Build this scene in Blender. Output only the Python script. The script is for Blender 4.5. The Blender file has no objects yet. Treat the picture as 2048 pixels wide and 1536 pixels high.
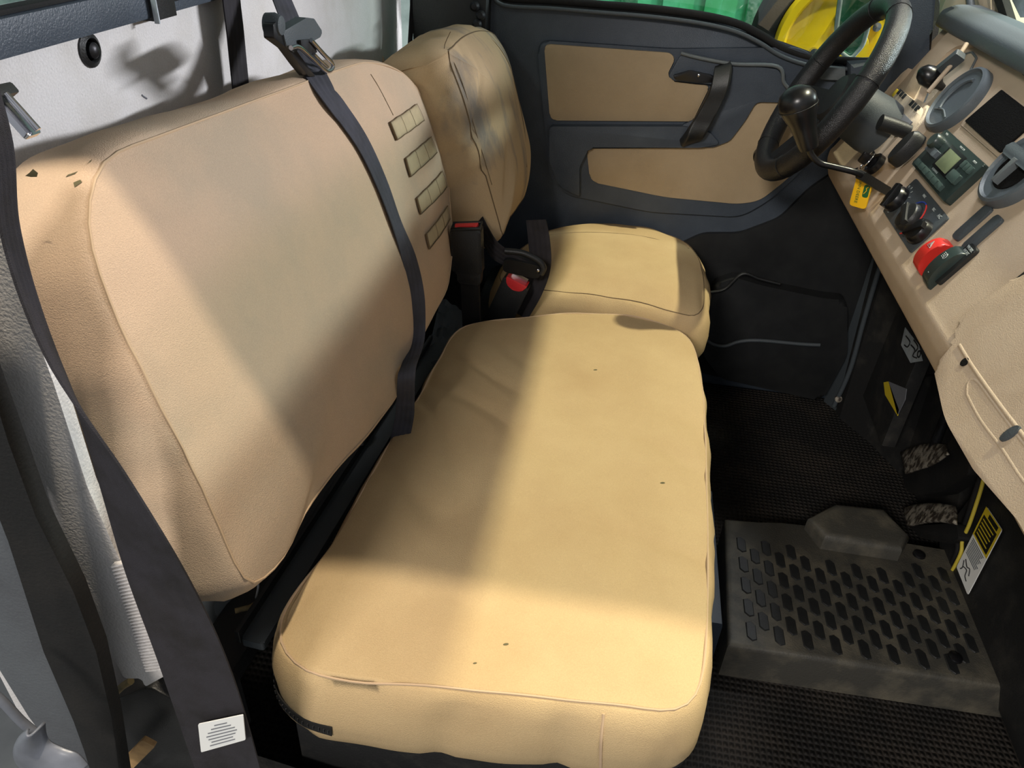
import bpy, bmesh, math, random
from mathutils import Vector, Matrix, noise
from mathutils.bvhtree import BVHTree

random.seed(4)
S = bpy.context.scene
COL = S.collection

# ------------------------------------------------------------------ camera
cam_d = bpy.data.cameras.new('camera')
cam_d.sensor_fit = 'HORIZONTAL'
cam_d.sensor_width = 36.0
cam_d.lens = 36.0 * 1540.0 / 2048.0
cam_d.clip_start = 0.02
cam_o = bpy.data.objects.new('camera', cam_d)
COL.objects.link(cam_o)
cr = [[0.985329, -0.131977, 0.108211], [0.163269, 0.544243, -0.822887], [0.049709, 0.828482, 0.557806]]
cam_o.matrix_world = Matrix.Translation((0, 0, 1.17)) @ Matrix(cr).to_4x4()
S.camera = cam_o

# ------------------------------------------------------------------ world + lights
S.view_settings.view_transform = 'Standard'
S.view_settings.look = 'None'
S.view_settings.gamma = 1
S.view_settings.use_curve_mapping = False
S.view_settings.exposure = -0.12
wd = bpy.data.worlds.new('workshop_air'); S.world = wd
wd.use_nodes = True
wd.node_tree.nodes['Background'].inputs[0].default_value = (0.74, 0.78, 0.84, 1)
wd.node_tree.nodes['Background'].inputs[1].default_value = 0.52

def area_light(name, loc, target, size, power, color):
    l = bpy.data.lights.new(name, 'AREA')
    l.shape = 'RECTANGLE'; l.size = size[0]; l.size_y = size[1]
    l.energy = power; l.color = color
    o = bpy.data.objects.new(name, l); COL.objects.link(o)
    o.location = loc
    o.rotation_euler = (Vector(target) - Vector(loc)).to_track_quat('-Z', 'Y').to_euler()
    return o
area_light('door_side_lamp', (0.15, 0.13, 3.9), (0.0, 0.5, 0.5), (0.07, 0.07), 118, (1.0, 0.87, 0.68))
area_light('windscreen_lamp', (1.9, 1.72, 4.1), (0.1, 1.1, 0.5), (0.08, 0.08), 200, (1.0, 0.96, 0.68))
area_light('front_strip_lamp', (3.6, 2.6, 1.9), (-0.4, 1.0, 0.9), (1.1, 0.14), 215, (0.93, 0.95, 1.0))
area_light('entry_side_fill', (-1.3, -3.0, 3.1), (0.3, 1.2, 0.7), (0.9, 0.5), 140, (1.0, 0.94, 0.88))  # added soft fill from behind the camera, lifts dash and door
area_light('outside_fill', (0.8, 2.15, 3.0), (1.2, 3.4, 0.6), (0.5, 0.3), 90, (0.95, 0.98, 1.0))  # added unseen source, brightens the yellow wheel outside the door

# ------------------------------------------------------------------ materials
def lin(c):
    return tuple(((v/255.0)/12.92 if v/255.0 <= 0.04045 else ((v/255.0+0.055)/1.055)**2.4) for v in c) + (1,)

def mat(name, rgb, rough=0.6, metal=0.0, bump=0.0, bscale=400.0, rgb2=None, vscale=8.0, lo=0.4, hi=0.7, spec=0.5,
        fine=None, aniso=None, coat=0.0):
    m = bpy.data.materials.new(name); m.use_nodes = True
    nt = m.node_tree; n = nt.nodes; L = nt.links
    b = n['Principled BSDF']
    b.inputs['Base Color'].default_value = lin(rgb)
    b.inputs['Roughness'].default_value = rough
    b.inputs['Metallic'].default_value = metal
    b.inputs['Specular IOR Level'].default_value = spec
    b.inputs['Coat Weight'].default_value = coat
    tc = n.new('ShaderNodeTexCoord')
    mp = n.new('ShaderNodeMapping')
    if aniso: mp.inputs['Scale'].default_value = aniso
    L.new(tc.outputs['Object'], mp.inputs['Vector'])
    col = None
    if rgb2:
        no = n.new('ShaderNodeTexNoise'); no.inputs['Scale'].default_value = vscale
        no.inputs['Detail'].default_value = 5; no.inputs['Roughness'].default_value = 0.6
        L.new(mp.outputs[0], no.inputs['Vector'])
        cr_ = n.new('ShaderNodeValToRGB')
        cr_.color_ramp.elements[0].position = lo; cr_.color_ramp.elements[0].color = lin(rgb)
        cr_.color_ramp.elements[1].position = hi; cr_.color_ramp.elements[1].color = lin(rgb2)
        L.new(no.outputs['Fac'], cr_.inputs['Fac'])
        col = cr_.outputs['Color']
        L.new(col, b.inputs['Base Color'])
    if fine:
        no2 = n.new('ShaderNodeTexNoise'); no2.inputs['Scale'].default_value = fine[0]
        no2.inputs['Detail'].default_value = 2
        L.new(tc.outputs['Object'], no2.inputs['Vector'])
        hs = n.new('ShaderNodeHueSaturation')
        mr = n.new('ShaderNodeMapRange')
        mr.inputs['From Min'].default_value = 0.3; mr.inputs['From Max'].default_value = 0.7
        mr.inputs['To Min'].default_value = 1 - fine[1]; mr.inputs['To Max'].default_value = 1 + fine[1]
        L.new(no2.outputs['Fac'], mr.inputs['Value'])
        L.new(mr.outputs[0], hs.inputs['Value'])
        if col: L.new(col, hs.inputs['Color'])
        else: hs.inputs['Color'].default_value = lin(rgb)
        L.new(hs.outputs[0], b.inputs['Base Color'])
    if bump:
        nb = n.new('ShaderNodeTexNoise'); nb.inputs['Scale'].default_value = bscale
        nb.inputs['Detail'].default_value = 3
        L.new(tc.outputs['Object'], nb.inputs['Vector'])
        bp = n.new('ShaderNodeBump'); bp.inputs['Strength'].default_value = bump
        bp.inputs['Distance'].default_value = 0.002
        L.new(nb.outputs['Fac'], bp.inputs['Height'])
        L.new(bp.outputs[0], b.inputs['Normal'])
    return m

M = {}
M['canvas_seat'] = mat('canvas_seat', (187, 163, 124), 0.92, bump=0.45, bscale=900, rgb2=(176, 150, 112), vscale=6, lo=0.35, hi=0.75, fine=(700, 0.05), spec=0.15)
M['canvas_back'] = mat('canvas_back', (192, 166, 140), 0.92, bump=0.45, bscale=900, rgb2=(176, 158, 136), vscale=4, lo=0.40, hi=0.62, fine=(700, 0.05), spec=0.15)
M['canvas_worn'] = mat('canvas_worn', (186, 162, 128), 0.92, bump=0.25, bscale=900, rgb2=(134, 126, 116), vscale=7, lo=0.50, hi=0.66, fine=(700, 0.05), spec=0.15, aniso=(1, 2.2, 0.6))
M['thread'] = mat('thread', (184, 158, 128), 0.9)
M['dark_thread'] = mat('dark_thread', (104, 86, 62), 0.9)
M['patch_cloth'] = mat('patch_cloth', (176, 160, 130), 0.95, bump=0.3, bscale=1200, rgb2=(184, 166, 134), vscale=60, spec=0.1)
M['foam'] = mat('foam', (210, 207, 206), 0.95, bump=0.5, bscale=350, rgb2=(198, 194, 190), vscale=12, fine=(500, 0.06), spec=0.1)
M['door_dark'] = mat('door_dark', (58, 66, 76), 0.42, bump=0.35, bscale=500, rgb2=(66, 74, 84), vscale=14, spec=0.4)
M['door_beige'] = mat('door_beige', (166, 147, 118), 0.7, bump=0.35, bscale=700, rgb2=(158, 139, 110), vscale=9, spec=0.3)
M['dash_beige'] = mat('dash_beige', (188, 169, 146), 0.62, bump=0.3, bscale=700, rgb2=(176, 156, 132), vscale=10, lo=0.45, hi=0.75, spec=0.35)
M['trim_beige'] = mat('trim_beige', (190, 176, 156), 0.7, bump=0.3, bscale=700, spec=0.3)
M['plastic_grey'] = mat('plastic_grey', (92, 98, 100), 0.5, bump=0.3, bscale=700, spec=0.4)
M['plastic_slate'] = mat('plastic_slate', (66, 72, 76), 0.5, bump=0.3, bscale=700, spec=0.4)
M['plastic_black'] = mat('plastic_black', (26, 27, 28), 0.45, bump=0.2, bscale=500, rgb2=(34, 35, 35), vscale=20, spec=0.45)
M['gloss_black'] = mat('gloss_black', (16, 16, 18), 0.3, spec=0.5)
M['grip_black'] = mat('grip_black', (20, 20, 23), 0.34, bump=0.6, bscale=650, spec=0.6)
M['rubber'] = mat('rubber', (20, 20, 20), 0.8, bump=0.3, bscale=300, rgb2=(32, 30, 28), vscale=12, spec=0.3)
M['belly_plastic'] = mat('belly_plastic', (34, 34, 34), 0.55, bump=0.3, bscale=250, rgb2=(58, 56, 52), vscale=16, lo=0.5, hi=0.75, spec=0.4)
M['webbing'] = mat('webbing', (52, 50, 54), 0.8, bump=0.6, bscale=1400, rgb2=(40, 38, 38), vscale=25, spec=0.2)
M['webbing_light'] = mat('webbing_light', (70, 70, 78), 0.8, bump=0.6, bscale=1400, rgb2=(58, 58, 62), vscale=25, spec=0.25)
M['chrome'] = mat('chrome', (200, 200, 205), 0.18, metal=1.0)
M['steel_worn'] = mat('steel_worn', (168, 160, 146), 0.5, metal=0.35, bump=0.7, bscale=120, rgb2=(70, 62, 54), vscale=60, lo=0.42, hi=0.56)
M['steel_dark'] = mat('steel_dark', (64, 66, 70), 0.4, metal=0.8, rgb2=(40, 36, 34), vscale=40)
M['buckle_red'] = mat('buckle_red', (214, 52, 56), 0.4)
M['switch_red'] = mat('switch_red', (198, 44, 36), 0.35, spec=0.5)
M['label_white'] = mat('label_white', (232, 232, 228), 0.6)
M['label_grey'] = mat('label_grey', (176, 184, 190), 0.5, rgb2=(150, 158, 164), vscale=40)
M['label_yellow'] = mat('label_yellow', (216, 190, 44), 0.5)
M['label_black'] = mat('label_black', (24, 24, 22), 0.5)
M['ink'] = mat('ink', (30, 30, 32), 0.6)
M['ink_grey'] = mat('ink_grey', (112, 114, 120), 0.6)
M['print_white'] = mat('print_white', (176, 184, 182), 0.5)
M['print_blue'] = mat('print_blue', (52, 76, 170), 0.5)
M['print_red'] = mat('print_red', (206, 52, 44), 0.5)
M['tag_yellow'] = mat('tag_yellow', (244, 190, 24), 0.4, spec=0.5)
M['tag_green'] = mat('tag_green', (30, 96, 50), 0.4)
M['lcd'] = mat('lcd', (122, 132, 100), 0.3, rgb2=(110, 122, 92), vscale=60)
M['radio_dark'] = mat('radio_dark', (40, 52, 50), 0.35, spec=0.5)
M['radio_key'] = mat('radio_key', (62, 78, 74), 0.3, spec=0.5)
M['velcro'] = mat('velcro', (26, 26, 26), 1.0, bump=1.0, bscale=500, spec=0.05)
M['cap_grey'] = mat('cap_grey', (84, 92, 98), 0.45, bump=0.25, bscale=700)
M['yellow_paint'] = mat('yellow_paint', (250, 206, 20), 0.35, rgb2=(236, 196, 30), vscale=5)
M['green_paint'] = mat('green_paint', (50, 140, 90), 0.4, rgb2=(96, 180, 150), vscale=6)
M['shop_wall'] = mat('shop_wall', (178, 196, 196), 0.8, rgb2=(120, 140, 140), vscale=3)
M['shop_floor'] = mat('shop_floor', (120, 122, 124), 0.5, rgb2=(90, 92, 96), vscale=3)
M['dirty_grey'] = mat('dirty_grey', (88, 94, 108), 0.6, rgb2=(60, 62, 68), vscale=9, lo=0.4, hi=0.6)
M['fender_grey'] = mat('fender_grey', (120, 124, 134), 0.35, rgb2=(88, 92, 100), vscale=12)
M['wrap_plastic'] = mat('wrap_plastic', (150, 166, 180), 0.25, rgb2=(214, 226, 236), vscale=24, lo=0.4, hi=0.6, bump=0.8, bscale=60)
M['cable'] = mat('cable', (150, 130, 84), 0.6, rgb2=(90, 80, 56), vscale=50)
M['rope_yellow'] = mat('rope_yellow', (196, 176, 60), 0.6)
M['wood_tan'] = mat('wood_tan', (176, 140, 92), 0.8, rgb2=(130, 100, 66), vscale=40)
M['post_grey'] = mat('post_grey', (84, 88, 92), 0.5, bump=0.3, bscale=300, rgb2=(72, 74, 78), vscale=9)
M['dusty_plastic'] = mat('dusty_plastic', (66, 64, 58), 0.6, bump=0.4, bscale=300, rgb2=(104, 98, 84), vscale=14, lo=0.45, hi=0.72)
M['stain'] = mat('stain', (92, 86, 60), 0.95)

def glass_mat(name, tint, alpha_like=0.9, rough=0.02):
    m = bpy.data.materials.new(name); m.use_nodes = True
    nt = m.node_tree; n = nt.nodes; L = nt.links
    for x in list(n):
        if x.type == 'BSDF_PRINCIPLED': n.remove(x)
    out = [x for x in n if x.type == 'OUTPUT_MATERIAL'][0]
    tr = n.new('ShaderNodeBsdfTransparent'); tr.inputs[0].default_value = lin(tint)
    gl = n.new('ShaderNodeBsdfGlossy'); gl.inputs['Roughness'].default_value = rough
    mx = n.new('ShaderNodeMixShader'); mx.inputs[0].default_value = 1 - alpha_like
    L.new(tr.outputs[0], mx.inputs[1]); L.new(gl.outputs[0], mx.inputs[2])
    L.new(mx.outputs[0], out.inputs['Surface'])
    return m
M['glass'] = glass_mat('glass', (236, 244, 240), 0.94)
M['mirror_glass'] = mat('mirror_glass', (90, 170, 130), 0.12, metal=0.7, rgb2=(180, 224, 204), vscale=18, lo=0.45, hi=0.6)

def mat_ribbed():
    m = mat('ribbed_rubber', (30, 28, 26), 0.75, spec=0.3, rgb2=(52, 46, 40), vscale=7, lo=0.45, hi=0.7)
    nt = m.node_tree; n = nt.nodes; L = nt.links
    b = n['Principled BSDF']
    tc = n.new('ShaderNodeTexCoord')
    hs = []
    for d in ('X', 'Y'):
        w = n.new('ShaderNodeTexWave'); w.bands_direction = d
        w.inputs['Scale'].default_value = 32.0 if d == 'X' else 28.0
        L.new(tc.outputs['Object'], w.inputs['Vector']); hs.append(w)
    mu = n.new('ShaderNodeMath'); mu.operation = 'MULTIPLY'
    L.new(hs[0].outputs['Fac'], mu.inputs[0]); L.new(hs[1].outputs['Fac'], mu.inputs[1])
    bp = n.new('ShaderNodeBump'); bp.inputs['Strength'].default_value = 1.0; bp.inputs['Distance'].default_value = 0.006
    L.new(mu.outputs[0], bp.inputs['Height']); L.new(bp.outputs[0], b.inputs['Normal'])
    return m
M['ribbed'] = mat_ribbed()

# ------------------------------------------------------------------ helpers
class Frame:
    def __init__(s, o, u, v):
        s.o = Vector(o); s.u = Vector(u).normalized(); v = Vector(v)
        s.v = (v - s.u*v.dot(s.u)).normalized(); s.n = s.u.cross(s.v)
    def p(s, a, b, c=0.0): return s.o + s.u*a + s.v*b + s.n*c
    def shift(s, c): return Frame(s.p(0, 0, c), s.u, s.v)
    def at(s, a, b, c=0.0): return Frame(s.p(a, b, c), s.u, s.v)
FD = Frame((.44, 0, .68), (0, -1, 0), (.5, 0, .866))      # dashboard face
FB = Frame((-.26, 0, .48), (0, 1, 0), (-.15, 0, .47))     # bench backrest face
FR = Frame((-.19, 0, .48), (0, 1, 0), (-.15, 0, .47))     # driver backrest face
FDOOR = Frame((0, 1.82, 0), (1, 0, 0), (0, 0, 1))         # driver door inner face
FTOP = Frame((0, 0, 0), (1, 0, 0), (0, 1, 0))

def link_mesh(name, me, m, parent=None, smooth=False, angle=None):
    o = bpy.data.objects.new(name, me); COL.objects.link(o)
    if m is not None and not me.materials: me.materials.append(M[m] if isinstance(m, str) else m)
    if smooth:
        for p in me.polygons: p.use_smooth = True
        if angle:
            try: me.set_sharp_from_angle(angle=math.radians(angle))
            except Exception: pass
    if parent:
        o.parent = parent           # built in world coordinates: keep them there below an offset Empty
        o.matrix_parent_inverse = Matrix.Translation(-parent.location)
    return o
def mesh(name, verts, faces, m, parent=None, smooth=False, angle=None):
    me = bpy.data.meshes.new(name)
    me.from_pydata([tuple(v) for v in verts], [], faces); me.validate(); me.update()
    bm = bmesh.new(); bm.from_mesh(me); bmesh.ops.recalc_face_normals(bm, faces=bm.faces[:]); bm.to_mesh(me); bm.free()
    return link_mesh(name, me, m, parent, smooth, angle)
def from_bm(name, bm, m, parent=None, smooth=True, angle=35):
    me = bpy.data.meshes.new(name)
    bmesh.ops.recalc_face_normals(bm, faces=bm.faces[:])
    bm.to_mesh(me); bm.free()
    return link_mesh(name, me, m, parent, smooth, angle)

def tag(o, label=None, cat=None, group=None, kind=None):
    if label: o['label'] = label
    if cat: o['category'] = cat
    if group: o['group'] = group
    if kind: o['kind'] = kind
    return o
def thing(name, loc, label, cat, group=None):
    o = bpy.data.objects.new(name, None); COL.objects.link(o)
    o.empty_display_size = 0.05
    o.location = loc
    return tag(o, label, cat, group)
def rounded(pts, r, seg=5):
    out = []; n = len(pts)
    rr = r if isinstance(r, (list, tuple)) else [r]*n
    for i in range(n):
        a, b, c = Vector(pts[i-1][:2]), Vector(pts[i][:2]), Vector(pts[(i+1) % n][:2])
        d1 = (a-b); d2 = (c-b)
        k = min(rr[i], d1.length*0.48, d2.length*0.48)
        if k < 1e-5: out.append(tuple(b)); continue
        p1 = b + d1.normalized()*k; p2 = b + d2.normalized()*k
        for j in range(seg+1):
            t = j/seg
            out.append(tuple(p1*(1-t)**2 + b*2*t*(1-t) + p2*t*t))
    return out
def area2(p): return sum(p[i-1][0]*p[i][1] - p[i][0]*p[i-1][1] for i in range(len(p)))/2
def prism(name, F, pts, d0, d1, m, parent=None, bevel=0.0, bseg=2, r=0.0, smooth=True):
    """polygon pts in the frame F from depth d0 (back) to d1 (front, along F.n)"""
    if r: pts = rounded(pts, r)
    if area2(pts) < 0: pts = pts[::-1]
    bm = bmesh.new()
    lo = [bm.verts.new(F.p(p[0], p[1], d0)) for p in pts]
    hi = [bm.verts.new(F.p(p[0], p[1], d1)) for p in pts]
    top = bm.faces.new(hi); bm.faces.new(lo[::-1])
    n = len(pts)
    for i in range(n): bm.faces.new((lo[i-1], lo[i], hi[i], hi[i-1]))
    if bevel:
        es = [e for e in top.edges]
        bmesh.ops.bevel(bm, geom=es, offset=bevel, segments=bseg, affect='EDGES', profile=0.6, clamp_overlap=True)
    return from_bm(name, bm, m, parent, smooth, 40)
def box(name, F, a0, a1, b0, b1, c0, c1, m, parent=None, bevel=0.003, r=0.0):
    return prism(name, F, [(a0, b0), (a1, b0), (a1, b1), (a0, b1)], c0, c1, m, parent, bevel, 2, r)
def bar(name, a, b, w, t, side, m, parent=None, bevel=0.004, r=None):
    """bar from a to b, w wide along side, t thick"""
    a = Vector(a); b = Vector(b); d = b - a
    s = Vector(side); s = (s - d.normalized()*s.dot(d.normalized())).normalized()
    F = Frame(a, s, d)
    return prism(name, F, [(-w/2, 0), (w/2, 0), (w/2, d.length), (-w/2, d.length)], -t/2, t/2, m, parent, bevel, 2, r if r is not None else min(w, d.length)*0.15)

def smooth_path(pts, sub=8, closed=False):
    P = [Vector(p) for p in pts]; n = len(P); out = []
    rng = range(n) if closed else range(n-1)
    for i in rng:
        if closed: p0, p1, p2, p3 = P[i-1], P[i], P[(i+1) % n], P[(i+2) % n]
        else: p0, p1, p2, p3 = P[max(i-1, 0)], P[i], P[i+1], P[min(i+2, n-1)]
        for j in range(sub):
            t = j/sub
            out.append(0.5*((2*p1) + (p2-p0)*t + (2*p0-5*p1+4*p2-p3)*t*t + (-p0+3*p1-3*p2+p3)*t**3))
    if not closed: out.append(P[-1])
    return out
def tube(name, pts, r, m, parent=None, sides=10, closed=False, sub=6, caps=True):
    P = smooth_path(pts, sub, closed) if sub > 1 else [Vector(p) for p in pts]
    n = len(P); V = []; Fc = []
    up = Vector((0.13, 0.21, 0.97))
    T0 = (P[1]-P[0]).normalized()
    N = (up - T0*up.dot(T0)).normalized()
    for i in range(n):
        if closed: T = (P[(i+1) % n] - P[i-1]).normalized()
        else: T = (P[min(i+1, n-1)] - P[max(i-1, 0)]).normalized()
        N = (N - T*N.dot(T)).normalized(); Bn = T.cross(N)
        rad = r(i/(n-1)) if callable(r) else r
        for k in range(sides):
            a = 2*math.pi*k/sides
            V.append(P[i] + N*math.cos(a)*rad + Bn*math.sin(a)*rad)
    for i in range(n if closed else n-1):
        j = (i+1) % n
        for k in range(sides):
            l = (k+1) % sides
            Fc.append((i*sides+k, i*sides+l, j*sides+l, j*sides+k))
    if not closed and caps:
        Fc.append(tuple(range(sides))[::-1]); Fc.append(tuple((n-1)*sides+k for k in range(sides)))
    return mesh(name, V, Fc, m, parent, True, 50)
def ring_pts(F, rad, n=48, c=0.0, a0=0.0, a1=2*math.pi, cu=0, cv=0):
    return [F.p(cu+rad*math.cos(a0+(a1-a0)*i/n), cv+rad*math.sin(a0+(a1-a0)*i/n), c) for i in range(n if abs(a1-a0-2*math.pi) < 1e-6 else n+1)]
def lathe(name, F, prof, m, parent=None, n=32, sx=1.0, sy=1.0):
    """prof: (radius, height) pairs about F.n"""
    V = []; Fc = []
    for (r, h) in prof:
        for k in range(n):
            a = 2*math.pi*k/n
            V.append(F.p(r*sx*math.cos(a), r*sy*math.sin(a), h))
    for i in range(len(prof)-1):
        for k in range(n):
            l = (k+1) % n
            Fc.append((i*n+k, i*n+l, (i+1)*n+l, (i+1)*n+k))
    Fc.append(tuple(range(n))[::-1]); Fc.append(tuple((len(prof)-1)*n+k for k in range(n)))
    return mesh(name, V, Fc, m, parent, True, 40)
def ribbon(name, pts, sides, w, t, m, parent=None, sub=8, ridges=True):
    """webbing: centre points, across directions and width (single value or list)"""
    P = smooth_path(pts, sub); Sd = smooth_path(sides, sub)
    W = smooth_path([(x, 0, 0) for x in (w if isinstance(w, (list, tuple)) else [w]*len(pts))], sub)
    V = []; Fc = []; n = len(P)
    K = 17
    for i in range(n):
        T = (P[min(i+1, n-1)] - P[max(i-1, 0)]).normalized()
        s = Sd[i]; s = (s - T*s.dot(T)).normalized(); nn = s.cross(T)
        ww = W[i].x
        for side in (1, -1):
            for k in range(K):
                x = (k/(K-1)-0.5)*side
                rg = (0.5 + 0.5*math.cos(x*2*math.pi*4))*0.75 if ridges else 0
                V.append(P[i] + s*x*ww + nn*side*(t/2)*(1-rg if abs(x) < 0.49 else 0.6))
    m2 = 2*K
    for i in range(n-1):
        for k in range(m2):
            l = (k+1) % m2
            Fc.append((i*m2+k, i*m2+l, (i+1)*m2+l, (i+1)*m2+k))
    Fc.append(tuple(range(m2))[::-1]); Fc.append(tuple((n-1)*m2+k for k in range(m2)))
    return mesh(name, V, Fc, m, parent, True, 60)
def text(name, body, F, size, m, parent=None, depth=0.0004, align='CENTER'):
    cu = bpy.data.curves.new(name, 'FONT'); cu.body = body; cu.size = size; cu.extrude = depth
    cu.align_x = align; cu.align_y = 'CENTER'; cu.resolution_u = 2
    o = bpy.data.objects.new(name+'_curve', cu); COL.objects.link(o)
    bpy.context.view_layer.update()
    me = bpy.data.meshes.new_from_object(o.evaluated_get(bpy.context.evaluated_depsgraph_get()))
    bpy.data.objects.remove(o)
    mw = Matrix((F.u, F.v, F.n)).transposed().to_4x4(); mw.translation = F.o
    me.transform(mw)
    me.name = name; me.materials.clear()
    return link_mesh(name, me, m, parent)

def resample(pts, n, sub=10):
    P = smooth_path([(p[0], p[1], 0) for p in pts], sub, True)
    L = [0]
    for i in range(len(P)): L.append(L[-1] + (P[(i+1) % len(P)]-P[i]).length)
    out = []; j = 0
    for k in range(n):
        s = L[-1]*k/n
        while L[j+1] < s: j += 1
        t = (s-L[j])/(L[j+1]-L[j] + 1e-12)
        out.append(P[j].lerp(P[(j+1) % len(P)], t))
    return out
def seat_slab(name, F, outline, edge, crown, m, parent, wrinkle, n=240, rings=46, close_depth=None, sag=None):
    """upholstered slab: crowned face inside the seam, then rounded border following edge [(offset, depth)...]"""
    P = resample(outline, n)
    if area2([(p.x, p.y) for p in P]) < 0: P = P[::-1]
    # light smoothing of the outline
    for _ in range(4): P = [(P[i-1]+P[i]*2+P[(i+1) % n])/4 for i in range(n)]
    c = sum(P, Vector())/n
    nor = []
    for i in range(n):
        t = (P[(i+1) % n]-P[i-1]).normalized(); nor.append(Vector((t.y, -t.x, 0)))
    V = []; Fc = []
    def put(u, v, d, k, wn):
        dd = wrinkle(u, v, d, k)
        q = F.p(u, v, d) + wn*dd
        V.append(q)
    put(c.x, c.y, crown + (sag(c.x, c.y) if sag else 0), 0, F.n)
    for r in range(1, rings+1):
        t = r/rings; t = 1-(1-t)**1.35
        for i in range(n):
            q = c.lerp(P[i], t)
            d = crown*(1-t**3.2) + (sag(q.x, q.y) if sag else 0)
            put(q.x, q.y, d, t, F.n)
    S0 = len(V)-n
    for (off, dep) in edge:
        for i in range(n):
            q = P[i] + nor[i]*off
            wn = (F.u*nor[i].x + F.v*nor[i].y)
            put(q.x, q.y, dep + (sag(q.x, q.y) if sag else 0), 1+abs(dep), wn)
    R_ = rings + len(edge)
    for i in range(n): Fc.append((0, 1+i, 1+(i+1) % n))
    for r in range(R_-1):
        a = 1+r*n; b = a+n
        for i in range(n):
            j = (i+1) % n
            Fc.append((a+i, b+i, b+j, a+j))
    last = 1+(R_-1)*n
    Fc.append(tuple(last+i for i in range(n))[::-1])
    o = mesh(name, V, Fc, m, parent, True, None)
    seam = [V[S0+i].copy() for i in range(n)]
    return o, seam, [(p.x, p.y) for p in P]
def bvh_of(o):
    me = o.data
    return BVHTree.FromPolygons([v.co for v in me.vertices], [tuple(p.vertices) for p in me.polygons])
def drape(bv, F, u, v, off=0.001, start=0.3):
    h = bv.ray_cast(F.p(u, v, start), -F.n)
    if h[0] is None: return F.p(u, v, 0.01)
    return h[0] + F.n*off

def fn(x, y, z=0.0): return noise.noise(Vector((x, y, z)))
def crease(x, y, z=0.0):
    # sharp little valleys between soft folds
    return min(1.0, abs(noise.noise(Vector((x, y, z))))*4) - .6

# ================================================================== STRUCTURE
floor = box('floor', FTOP, -.62, .90, .40, 1.84, -0.03, .02, 'ribbed', bevel=0)
tag(floor, 'black ribbed rubber mat over the cab floor', kind='structure')

# rear wall, foam faced, below the rear window
FREAR = Frame((-.56, 0, 0), (0, 1, 0), (0, 0, 1))
wall_rear = box('wall_rear', FREAR, .42, 1.90, 0.02, 1.008, -.03, 0, 'foam', bevel=.004)
tag(wall_rear, 'pale grey foam-faced rear wall behind the seat backs', kind='structure')
q = [(-0.56,0.768,0.9911)][0]
FG = FREAR.at(q[1], q[2], 0)
lathe('grommet', FG, [(.017, 0), (.017, .002), (.012, .005), (.011, .004), (.0105, .0)], 'plastic_black', wall_rear, 24)
lathe('bolt', FG, [(.008, .0), (.008, .006), (.005, .009), (.001, .0095)], 'steel_dark', wall_rear, 20)
# little nick in the foam
tube('tear', [(-0.56,0.8407,0.93),(-0.56,0.8447,0.9269),(-0.56,0.8489,0.9242)], .0012, 'ink_grey', wall_rear, sides=6)

# rear window: frame bars, divider, two panes
FW = Frame((-.555, 0, 0), (0, 1, 0), (0, 0, 1))
win1 = box('window_1', FW, .38, 1.9, 1.008, 1.040, -.03, .012, 'door_dark', bevel=.004)
tag(win1, 'rear window in a dark frame above the foam wall', kind='structure')
box('window_frame', FW, .38, 1.9, 1.545, 1.60, -.03, .012, 'door_dark', win1, .004)
box('divider', FW, .862, .905, 1.006, 1.56, -.03, .020, 'plastic_black', win1, .004)
box('divider_highlight', FW, .861, .8635, 1.004, 1.56, .016, .022, 'label_grey', win1, .0006)  # pale strip painted as the highlight line down the divider
box('window_frame', FW, .38, .42, 1.04, 1.56, -.03, .012, 'door_dark', win1, .004)
box('window_frame', FW, 1.86, 1.9, 1.04, 1.56, -.03, .012, 'door_dark', win1, .004)
box('seal', FW, .40, .862, 1.040, 1.045, -.01, .006, 'rubber', win1, .002)
box('seal', FW, .905, 1.86, 1.020, 1.030, .012, .016, 'rubber', win1, .002)
box('pane', FW, .40, .864, 1.045, 1.56, -.016, -.012, 'glass', win1, 0)
box('pane', FW, .900, 1.87, 1.045, 1.56, -.016, -.012, 'glass', win1, 0)

roof = prism('ceiling', FTOP, [(-.62, .45), (.53, .45), (.53, 1.92), (-.62, 1.92)], 1.62, 1.66, 'foam', bevel=.01)
tag(roof, 'pale foam-lined cab roof', kind='structure')

# near door opening: padded edge strip of the rear wall, post with rubber seal
FN = Frame((0, .42, 0), (1, 0, 0), (0, 0, 1))
def xz(l): return [(p[0], p[2]) for p in l]
strip = prism('trim_1', Frame((0, .42, 0), (1, 0, 0), (0, 0, 1)),
    xz([(-0.4483,0.42,1.0017),(-0.4467,0.42,0.895),(-0.4492,0.42,0.8216),(-0.4498,0.42,0.7006),(-0.4487,0.42,0.591),(-0.4416,0.42,0.5128),(-0.4372,0.42,0.4603),(-0.4166,0.42,0.4661),(-0.416,0.42,0.4521),(-0.3817,0.42,0.4849),(-0.385,0.42,0.5646),(-0.3965,0.42,0.6489),(-0.4034,0.42,0.7265),(-0.4019,0.42,0.8337),(-0.4041,0.42,0.9008),(-0.4043,0.42,0.9494),(-0.4049,0.42,1.006)]),
    -.012, 0.0, 'foam', bevel=.004, bseg=3, r=.004)
tag(strip, 'pale foam edge strip beside the near door post', kind='structure')
ra, rb, rc, rd = [Vector(p) for p in [(-0.3996,0.415,0.6408),(-0.3846,0.415,0.6442),(-0.4016,0.415,0.4926),(-0.378,0.415,0.4992)]]
bm = bmesh.new()
for k in range(34):
    t = k/33.0
    p0 = ra.lerp(rc, t); p1 = rb.lerp(rd, t) + Vector((0, 0, .004))
    F_ = Frame(p0, p1-p0, (0, 0, 1)); L_ = (p1-p0).length
    for v_ in bmesh.ops.create_cube(bm, size=1)['verts']:
        v_.co = F_.p((v_.co.x+.5)*L_, v_.co.y*.0016, v_.co.z*.006)
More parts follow.
